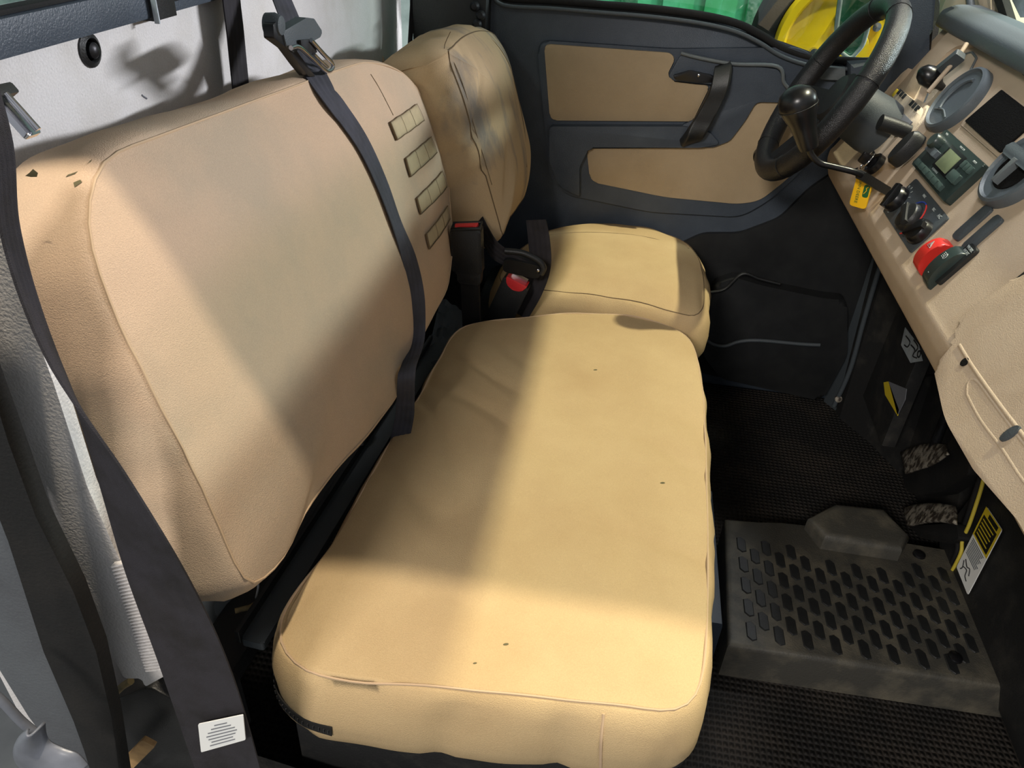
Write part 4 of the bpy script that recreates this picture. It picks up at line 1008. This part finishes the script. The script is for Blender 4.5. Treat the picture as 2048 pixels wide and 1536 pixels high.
# stickers on the firewall
def sticker(name, F, quad, m, parent, off=0.0):
    return prism(name, F, quad, off, off+.0012, m, parent)
FX = Frame((.655, 0, 0), (0, -1, 0), (0, 0, 1))
ql = [(-p[1], p[2]) for p in [(0.655,1.6072,0.369),(0.655,1.5116,0.38),(0.655,1.4663,0.3682),(0.655,1.515,0.3332),(0.655,1.5935,0.332)]]
pic = sticker('picture_label', FX, ql, 'label_grey', fw)
for pts in ([(0.6535,1.5849,0.3598),(0.6535,1.5545,0.3622),(0.6535,1.557,0.3481),(0.6535,1.5751,0.3425)], [(0.6535,1.5443,0.3606),(0.6535,1.517,0.3643),(0.6535,1.5152,0.3505),(0.6535,1.4938,0.3584)], [(0.6535,1.5396,0.3758),(0.6535,1.509,0.3764),(0.6535,1.5134,0.3615)]):
    tube('pictogram', pts, .0016, 'ink', pic, sides=5)
tube('pictogram', ring_pts(Frame([(0.653,1.491,0.3699)][0], (0, -1, 0), (0, 0, 1)), .007, 12), .0016, 'ink', pic, sides=5, closed=True, sub=1)
box('label_backing', FX, -1.745, -1.50, .12, .38, -.03, -.001, 'belly_plastic', fw, .004)
qy = [(-p[1], p[2]) for p in [(0.655,1.6062,0.2234),(0.655,1.5826,0.2415),(0.655,1.4789,0.2348),(0.655,1.4747,0.2218),(0.655,1.5737,0.2102)]]
yl = sticker('warning_label', FX, qy, 'label_yellow', fw, .001)
qk = [(-p[1], p[2]) for p in [(0.655,1.5826,0.2415),(0.655,1.4837,0.2868),(0.655,1.4705,0.2671),(0.655,1.4765,0.2232)]]
sticker('warning_text_block', FX, qk, 'ink_grey', yl, .001)
# ---- centre console side with the large warning label
cc = thing('centre_console', (.80, 1.0, .02), 'dark plastic centre console tower with yellow and white warning label', 'console')
prism('console_body', Frame((0, 1.235, 0), (1, 0, 0), (0, 0, 1)), [(.735, .04), (.715, .10), (.745, .30), (.75, .60), (.95, .60), (.95, .02)], .0, .50, 'belly_plastic', cc, bevel=.02, bseg=4)
FC = Frame((.738, 0, .0), (0, -1, 0), (.02, 0, .2))
FC = Frame((.700, 0, .02), (0, -1, 0), (.030, 0, .2))
lq_ = [(0.722,1.1758,0.2437),(0.722,1.1086,0.2505),(0.722,1.0731,0.1175),(0.722,1.1401,0.1189)]
def onC(p, off=.0):
    return (-p[1], (p[2]-.02)*1.01)
Lb = [onC(p) for p in lq_]
lab = prism('warning_label', FC, rounded(Lb, .004, 3), .0015, .003, 'label_white', cc)
def mixq(a, b): # point inside the label; a across, b downwards
    t = Vector(Lb[0]).lerp(Vector(Lb[1]), a); l_ = Vector(Lb[3]).lerp(Vector(Lb[2]), a)
    return tuple(t.lerp(l_, b))
def lq2(name, a0, a1, b0, b1, m, off=.0031):
    return prism(name, FC, [mixq(a0, b0), mixq(a1, b0), mixq(a1, b1), mixq(a0, b1)], off, off+.0004, m, lab)
lq2('yellow_field', 0, 1, 0, .44, 'label_yellow')
lq2('black_field', .08, .92, .10, .41, 'label_black', .0036)
lq2('black_header', .30, .86, .02, .08, 'label_black', .0036)
for k in range(5): lq2('yellow_text_line', .15, .82-.06*(k % 2), .14+k*.052, .155+k*.052, 'label_yellow', .0041)
for k in range(9): lq2('text_line', .10, .88-.10*((k*7) % 3)/2, .47+k*.028, .483+k*.028, 'ink_grey', .0033)
for pts in ([(.25, .76), (.45, .80), (.60, .77), (.70, .84)], [(.30, .86), (.5, .83), (.55, .90), (.7, .92)], [(.2, .80), (.28, .88), (.22, .93)]):
    tube('pictogram', [FC.p(*mixq(a, b), .0042) for a, b in pts], .0009, 'ink', lab, sides=5, sub=4)
tube('rope', [(0.715,1.1971,0.2928),(0.715,1.187,0.2654),(0.715,1.1718,0.2046),(0.715,1.1673,0.1639),(0.715,1.1536,0.1448),(0.715,1.1514,0.0998),(0.715,1.1552,0.0636)], .0035, 'rope_yellow', cc, sides=8)
tube('cable', [(0.72,1.2137,0.2797),(0.72,1.2062,0.2494),(0.72,1.1918,0.1931),(0.72,1.1851,0.1472),(0.72,1.1711,0.1278),(0.72,1.1691,0.0819),(0.72,1.1717,0.0466)], .006, 'rubber', cc, sides=8)

# ================================================================== BELTS AND BUCKLES
b1 = thing('shoulder_belt', (-.42, .38, 1.0), 'wide dark seat belt with white label running down beside the near post', 'seat belt')
L_ = [(-0.3523,0.39,1.0687),(-0.3546,0.39,1.0198),(-0.3678,0.39,0.9627),(-0.3679,0.39,0.8869),(-0.351,0.39,0.7899),(-0.3377,0.39,0.6753),(-0.3265,0.39,0.546),(-0.3226,0.39,0.3616)]
L_ = [Vector(p) for p in L_]
ribbon('webbing', L_, [Vector((.25, -1, 0)), Vector((.25, -1, 0)), Vector((.35, -1, 0)), Vector((.6, -1, .05)), Vector((1, -.5, .05)), Vector((1, -.1, .1)), Vector((1, 0, .12)), Vector((1, 0, .15))], [.024, .024, .026, .030, .046, .062, .072, .076], .003, 'webbing', b1)
lc_ = [(p[0], p[2]) for p in [(-0.3337,0.382,0.4723),(-0.2834,0.382,0.503),(-0.2873,0.382,0.461),(-0.3399,0.382,0.4224)]]
FLB = Frame((0, .382, 0), (1, 0, 0), (0, 0, 1))
wl = prism('belt_label', FLB, rounded(lc_, .002, 3), 0, .001, 'label_white', b1)
def inl(a, b):
    t_ = Vector(lc_[0]).lerp(Vector(lc_[1]), a); l_ = Vector(lc_[3]).lerp(Vector(lc_[2]), a)
    return tuple(t_.lerp(l_, b))
for k in range(7):
    w_ = (.14, .22, .30, .34, .30, .24, .28)[k]
    y_ = .14 + k*.115
    prism('label_line', FLB, [inl(.5-w_, y_), inl(.5+w_, y_), inl(.5+w_, y_+.035), inl(.5-w_, y_+.035)], .0011, .0013, 'ink_grey', wl)

# chrome latch tongue hanging at the upper left
t1 = thing('latch_tongue', (-.38, .42, .98), 'chrome belt tongue hanging at the top left by the post', 'buckle tongue')
tt = [(-0.3757,0.42,1.0445),(-0.3717,0.42,1.0391),(-0.3643,0.42,1.0293),(-0.357,0.42,1.0193)]
bar('blade', tt[1], tt[3], .014, .004, (0, -1, .3), 'chrome', t1, .0015)
bar('grip', tt[0], tt[1], .024, .012, (0, -1, .3), 'plastic_black', t1, .003)
tube('blade_edge', [Vector(p)+Vector((.004, 0, .004)) for p in tt[1:]], .0022, 'chrome', t1, sides=8)

# centre lap and shoulder belt lying over the bench backrest
b2 = thing('centre_belt', (-.42, 1.0, 1.0), 'dark seat belt draped over the front of the bench backrest', 'seat belt')
pu = [(0.9711,0.4625),(0.982,0.4247),(0.9986,0.3763),(1.0094,0.3155),(1.0126,0.2535),(1.0104,0.1983),(0.9916,0.1406),(0.9559,0.0911)]
ctr = [drape(bv, FB, u, v, .005) for (u, v) in pu]
hi = [Vector([(-0.5,1.0975,1.0263)][0]), Vector([(-0.47,1.0647,0.99)][0]), Vector([(-0.44,1.0256,0.9587)][0])]
lo_ = [Vector([(-0.262,0.8665,0.5784)][0]), Vector([(-0.268,0.8747,0.5249)][0]), Vector([(-0.275,0.8808,0.4742)][0])]
lo_.append(lo_[-1] + Vector((-.03, 0, -.14)))
pts_ = hi + ctr + lo_
sd = [Vector((0, 1, 0.0))]*3 + [FB.u]*4 + [FB.u, FB.u+FB.n*.3, FB.u+FB.n*.8, FB.u*.6+FB.n*1.0] + [FB.u*.4+FB.n*1.0, FB.u*.3+FB.n*1.0, FB.u*.3+FB.n*1.0, FB.u*.3+FB.n*1.0]
ribbon('webbing', pts_, [Vector(s_) for s_ in sd], [.044]*5 + [.041, .039, .037, .034, .030, .026, .024, .026, .028, .03], .0026, 'webbing_light', b2)
# latch plate with chrome tongue
pc = Vector([(-0.41,0.936,0.9803)][0])
dd_ = (ctr[0]-hi[2]).normalized(); ss = Vector((0, 1, .0)); ss = (ss - dd_*ss.dot(dd_)).normalized()
FL = Frame(pc, ss, -dd_)
if FL.n.x < 0: FL = Frame(pc, -ss, -dd_)
lp = thing('latch_plate', tuple(pc), 'black latch plate with chrome slotted tongue on the centre belt', 'buckle tongue')
FL = Frame((-.41, 0, 0), (0, 1, 0), (0, 0, 1))
def yz(l): return [(p[1], p[2]) for p in l]
prism('plate_cover', FL, rounded(yz([(-0.41,0.8918,1.0015),(-0.41,0.9629,1.0061),(-0.41,0.9855,1.0018),(-0.41,1.0091,0.9834),(-0.41,1.001,0.9782),(-0.41,0.9153,0.9751),(-0.41,0.8966,0.9848)]), .003, 4), -.006, .008, 'plastic_slate', lp, bevel=.004, bseg=3)
prism('plate_frame', FL, rounded(yz([(-0.41,0.8721,1.0116),(-0.41,0.8888,1.0144),(-0.41,0.904,1.0007),(-0.41,0.9236,0.9786),(-0.41,0.9644,0.9453),(-0.41,0.9784,0.9353),(-0.41,0.9564,0.9398),(-0.41,0.9328,0.9573),(-0.41,0.9028,0.9816),(-0.41,0.8705,0.9976)]), .002, 4), -.006, .006, 'gloss_black', lp, bevel=.002, bseg=2)
q1, q2 = [Vector(p) for p in [(-0.4,0.9318,0.9874),(-0.4,1.003,0.9434)]]
e1 = [Vector(p) for p in [(-0.395,0.8924,0.9846),(-0.395,0.9151,0.9818),(-0.395,0.952,0.9618),(-0.395,0.9957,0.9385),(-0.395,1.0183,0.9421),(-0.395,0.9856,0.9626),(-0.395,0.9526,0.9832)]]
tube('tongue_loop', e1, .0028, 'chrome', lp, sides=8, sub=4)
tube('tongue_loop', [Vector(p) for p in [(-0.395,0.958,0.9664),(-0.395,0.9755,0.9562),(-0.395,0.9986,0.9434)]], .002, 'chrome', lp, sides=8, sub=3)
tq = [Vector(p) for p in [(-0.398,0.9269,0.9872),(-0.398,0.9601,0.9829),(-0.398,0.9754,0.9654),(-0.398,0.9554,0.9643),(-0.398,0.9275,0.9783)]]
prism('tongue_plate', FL, yz(tq), .010, .013, 'steel_dark', lp, bevel=.001)
sb_ = [(-0.41,0.8896,1.0081)][0]
lathe('stop_button', FL.at(sb_[1], sb_[2], 0), [(.012, -.010), (.013, 0), (.010, .008), (.001, .009)], 'plastic_slate', lp, 24)

# retractor strand hanging behind the backrest
b3 = thing('rear_belt', (-.53, 1.05, 1.2), 'straight dark belt strand hanging in front of the foam wall', 'seat belt')
ribbon('webbing', [Vector(p) for p in [(-0.53,1.0361,1.0419),(-0.53,1.0291,1.0082),(-0.53,1.0273,0.9727),(-0.53,1.024,0.9362),(-0.53,1.0201,0.892)]] , [Vector((0, 1, 0))]*5, .046, .003, 'webbing', b3)
b4_ = thing('driver_belt', (-.47, 1.7, 1.0), 'dark shoulder belt behind the top of the driver backrest', 'seat belt')
ribbon('webbing', [Vector(p) for p in [(-0.47,1.8966,0.9582),(-0.47,1.915,0.9052),(-0.47,1.9444,0.8588),(-0.47,1.9809,0.7975)]], [Vector((.15, 1, 0))]*4, .048, .003, 'webbing_light', b4_)
b5_ = thing('thin_strap', (-.50, 1.6, 1.0), 'pair of narrow straps left of the driver backrest top', 'strap')
ribbon('strap', [Vector(p) for p in [(-0.5,1.7885,0.9665),(-0.5,1.7806,0.9194),(-0.5,1.7694,0.8815),(-0.5,1.7532,0.8337)]], [Vector((.3, 1, 0))]*4, .016, .003, 'webbing', b5_)
ribbon('strap', [Vector(p) for p in [(-0.5,1.8877,0.9571),(-0.5,1.8676,0.9088),(-0.5,1.8479,0.8703),(-0.5,1.8274,0.8212)]], [Vector((.3, 1, 0))]*4, .010, .003, 'webbing', b5_)

# buckles between the seats
bk1 = thing('seat_buckle', (-.24, 1.27, .45), 'upright black seat buckle with red button against the bench backrest', 'seat buckle')
p_ = [Vector(p) for p in [(-0.2657,1.27,0.6335),(-0.2604,1.27,0.543),(-0.2574,1.27,0.5362),(-0.2524,1.27,0.4327)]]
sdv = Vector((1, 0, .15))
h1 = bar('buckle_body', p_[1], p_[0], .056, .024, sdv, 'plastic_black', bk1, .006, r=.008)
bar('stalk', p_[3]+Vector((0, .01, -.03)), p_[2], .034, .014, sdv, 'rubber', bk1, .004)
bar('collar', p_[2]+Vector((0, 0, -.012)), p_[2]+Vector((0, 0, .022)), .044, .022, sdv, 'plastic_black', bk1, .004)
top1 = Frame(p_[0], (1, 0, .15), (0, 1, .15))
prism('red_button', top1, rounded([(-.020, -.010), (-.012, -.006), (.012, -.006), (.020, -.010), (.022, .006), (-.022, .006)], .003, 3), -.006, .003, 'buckle_red', bk1, bevel=.0015)
bk1b = tube('button_frame', [top1.p(*c_) for c_ in ((-.026, -.011, 0), (.026, -.011, 0), (.026, .011, 0), (-.026, .011, 0))], .0032, 'plastic_black', bk1, sides=8, closed=True, sub=1)

bk2 = thing('seat_buckle', (-.17, 1.36, .40), 'tilted black seat buckle with a tongue plugged in beside the driver cushion', 'seat buckle')
p_ = [Vector(p) for p in [(-0.2186,1.345,0.3903),(-0.1988,1.345,0.4536),(-0.1773,1.345,0.5025)]]
top = p_[2]; dirb = (p_[2]-p_[0]).normalized()
sdv = Vector((1, -.1, -.35)); sdv = (sdv - dirb*sdv.dot(dirb)).normalized()
bar('buckle_body', p_[0]-dirb*.02, top, .054, .026, sdv, 'plastic_black', bk2, .006, r=.006)
nt_ = sdv.cross(dirb)
if nt_.y > 0: nt_ = -nt_
F2b = Frame(top, sdv, dirb)
if F2b.n.y > 0: F2b = Frame(top, -sdv, dirb)
prism('red_button', F2b, rounded([(-.023, .004), (.023, .004), (.016, -.012), (0, -.017), (-.016, -.012)], .004, 4), -.008, .016, 'buckle_red', bk2, bevel=.002)
tg2 = thing('belt_tongue', tuple(top), 'black belt tongue on webbing plugged into the tilted buckle', 'buckle tongue')
prism('chrome_blade', F2b, [(-.016, 0), (.018, 0), (.018, .014), (-.014, .014)], -.002, .004, 'chrome', tg2, bevel=.001)
A0 = [Vector(p) for p in [(-0.205,1.335,0.5417),(-0.133,1.335,0.5341)]]
bar('tongue_cover', A0[0], A0[1], .034, .018, (0, -.3, 1), 'plastic_black', tg2, .006, r=.012)
tube('tongue_rim', [Vector(p) for p in [(-0.2026,1.325,0.5691),(-0.1693,1.325,0.5691),(-0.1401,1.325,0.5585),(-0.1277,1.325,0.5446),(-0.1314,1.325,0.5306)]], .006, 'plastic_black', tg2, sides=10)
wb = [Vector(p) for p in [(-0.1634,1.33,0.5388),(-0.1978,1.33,0.5511),(-0.2225,1.33,0.5665),(-0.2443,1.33,0.5862),(-0.262,1.33,0.607)]]
wb[-1].y = 1.36; wb[-2].y = 1.345
ribbon('webbing', wb, [Vector((.2, -.2, 1))]*5, [.030, .034, .038, .040, .040], .003, 'webbing', tg2)
lathe('rivet', Frame(Vector([(-0.1372,1.32,0.5405)][0]), (1, 0, 0), (0, 0, 1)), [(.004, 0), (.003, .003), (.001, .004)], 'chrome', tg2, 10)
b6 = thing('driver_lap_belt', (-.2, 1.37, .5), 'black belt webbing dropping beside the rear of the driver cushion', 'seat belt')
ribbon('webbing', [Vector(p) for p in [(-0.1533,1.37,0.6187),(-0.1448,1.37,0.5793),(-0.1392,1.37,0.5278),(-0.1494,1.37,0.4721),(-0.1722,1.37,0.4123)]], [Vector((1, -.2, 0))]*5, [.040, .044, .044, .040, .036], .004, 'webbing', b6)

# ================================================================== LOOSE BITS LOW LEFT
fd = thing('outer_fender', (-.75, .22, .05), 'pale grey painted fender outside the near post', 'fender')
fp = [(-0.4189,0.3,0.5659),(-0.4319,0.3,0.5511),(-0.4445,0.3,0.5287),(-0.4494,0.3,0.5072),(-0.4428,0.3,0.4928),(-0.421,0.3,0.4867)]
fi = [(-0.4125,0.3,0.5665),(-0.4161,0.3,0.5496),(-0.4147,0.3,0.5368),(-0.4051,0.3,0.531),(-0.3929,0.3,0.526),(-0.3879,0.3,0.5115)]
V = []; Fc = []
A1 = smooth_path(fp, 6); B1 = smooth_path(fi, 6)
for i in range(len(A1)):
    for j in range(9):
        t = j/8.0
        V.append(A1[i].lerp(B1[i], t) + Vector((0, -.008*math.sin(t*math.pi)+.008*t, 0)))
for i in range(len(A1)-1):
    for j in range(8): k = i*9+j; Fc.append((k, k+1, k+10, k+9))
sh_ = mesh('fender_lip', V, Fc, 'fender_grey', fd, True)
md = sh_.modifiers.new('solid', 'SOLIDIFY'); md.thickness = .002
tube('fender_edge', [(-0.4641,0.31,0.6109),(-0.4473,0.31,0.5838),(-0.4383,0.31,0.5571),(-0.4309,0.31,0.5435)], .004, 'fender_grey', fd, sides=12)
jb = thing('belt_anchor_cover', (-.40, .46, .13), 'black plastic belt anchor cover in the near rear corner', 'cover')
bxp = [(-0.5051,0.46,0.3448),(-0.4483,0.46,0.3895),(-0.3792,0.46,0.3436),(-0.3773,0.46,0.2446),(-0.5377,0.46,0.15)]
prism('cover', Frame((0, .47, 0), (1, 0, 0), (0, 0, 1)), rounded(xz(bxp), .01, 4), -.05, .012, 'plastic_black', jb, bevel=.01, bseg=3)
tube('cable_loop', [(-0.509,0.44,0.3048),(-0.501,0.44,0.3421),(-0.4851,0.44,0.3801),(-0.466,0.44,0.4083),(-0.4505,0.44,0.4243)], .004, 'cable', jb, sides=8)
wd_ = thing('wood_strip', (-.46, .44, .2), 'tan wooden strip lying low beside the near post', 'strip')
ww = [(-0.5036,0.43,0.2441),(-0.4763,0.43,0.2927),(-0.4443,0.43,0.3294)]
bar('strip', ww[0], ww[2], .016, .006, (1, 0, .6), 'wood_tan', wd_, .002)

# ================================================================== OUTSIDE THE CAB
gr = box('floor', Frame((0, 0, 0), (1, 0, 0), (0, 1, 0)), -6, 7, -4, 8, -.52, -.50, 'shop_floor', bevel=0)
gr.name = 'floor_workshop'
tag(gr, 'grey workshop floor outside the cab', kind='structure')
wf = box('wall_far', Frame((0, 7, 0), (1, 0, 0), (0, 0, 1)), -6, 7, -.5, 4.5, -.1, 0, 'shop_wall', bevel=0)
tag(wf, 'pale workshop wall beyond the driver window', kind='structure')
wr = box('wall_back', Frame((-5, 0, 0), (0, 1, 0), (0, 0, 1)), -4, 8, -.5, 4.5, -.1, 0, 'shop_wall', bevel=0)
tag(wr, 'pale workshop wall behind the rear window', kind='structure')
gm = thing('green_machine', (1.0, 4.2, -.5), 'green machine body with ribs seen through the driver window', 'machine')
box('body_panel', Frame((0, 3.6, 0), (1, 0, 0), (0, 0, 1)), -.70, .55, -.5, 1.1, -.4, 0, 'green_paint', gm, .05)
for k in range(7):
    box('rib', Frame((0, 3.6, 0), (1, 0, 0), (0, 0, 1)), -.62+.17*k, -.55+.17*k, .1, 1.05, 0, .05, 'mirror_glass' if k % 3 == 0 else 'green_paint', gm, .01)
tk = thing('wrapped_crate', (.9, 3.2, -.5), 'grey blue plastic-wrapped load beyond the front of the driver window', 'load')
V = []; Fc = []
NX, NY = 30, 24
for j in range(NY+1):
    for i in range(NX+1):
        x = .45+1.1*i/NX; z = -.3+1.3*j/NY
        V.append((x, 3.0 + .10*fn(x*5, z*4, 2) + .04*fn(x*14, z*9, 6), z))
for j in range(NY):
    for i in range(NX):
        k = j*(NX+1)+i; Fc.append((k, k+1, k+NX+2, k+NX+1))
cw = mesh('wrap', V, Fc, 'dirty_grey', tk, True)
md = cw.modifiers.new('solid', 'SOLIDIFY'); md.thickness = .3; md.offset = 1
yw = thing('yellow_wheel', (.97, 2.5, .6), 'yellow wheel disc beyond the steering wheel', 'wheel')
wc_ = Vector([(0.5837,2.5,0.7789)][0])
FY = Frame(wc_, (1, 0, 0), (0, 0, 1))
lathe('disc', FY, [(.20, -.06), (.205, -.02), (.20, 0), (.18, .0), (.17, -.02), (.06, -.015), (.055, .01), (.001, .012)], 'yellow_paint', yw, 64)
for k in range(5):
    a = math.radians(72*k+190)
    lathe('bolt', Frame(FY.p(.09*math.cos(a), .09*math.sin(a), -.016), FY.u, FY.v), [(.014, 0), (.012, .014), (.001, .016)], 'chrome', yw, 12)
lathe('tyre', FY, [(.20, -.16), (.26, -.15), (.27, -.10), (.26, -.06), (.205, -.05), (.20, -.06)], 'rubber', yw, 64)
ms = thing('side_mirror', (.55, 2.05, 1.0), 'door mirror with bright rim seen through the steering wheel', 'mirror')
mp_ = rounded(xz([(0.4268,2.05,1.013),(0.4328,2.05,0.9525),(0.4412,2.05,0.8899),(0.4546,2.05,0.8496),(0.4898,2.05,0.8303),(0.5089,2.05,0.8627),(0.5091,2.05,0.9372),(0.4926,2.05,1.0173)]), .01, 4)
prism('mirror_shell', Frame((0, 2.05, 0), (1, 0, 0), (0, 0, 1)), mp_, -.03, 0, 'mirror_glass', ms, bevel=.004)
tube('mirror_rim', [(p[0], 2.045, p[1]) for p in mp_], .005, 'label_grey', ms, sides=8, closed=True, sub=1)
pkg = thing('wrapped_pallet', (-1.6, 1.0, .8), 'bright plastic-wrapped load behind the rear window', 'load')
V = []; Fc = []
NX, NY = 30, 24
for j in range(NY+1):
    for i in range(NX+1):
        y = -.6+2.2*i/NX; z = -.4+1.75*j/NY
        V.append((-1.5 + .05*fn(y*6, z*5, 2) + .03*fn(y*17, z*12, 6), y, z))
for j in range(NY):
    for i in range(NX):
        k = j*(NX+1)+i; Fc.append((k, k+1, k+NX+2, k+NX+1))
cw = mesh('wrap', V, Fc, 'wrap_plastic', pkg, True)
md = cw.modifiers.new('solid', 'SOLIDIFY'); md.thickness = .3; md.offset = 1
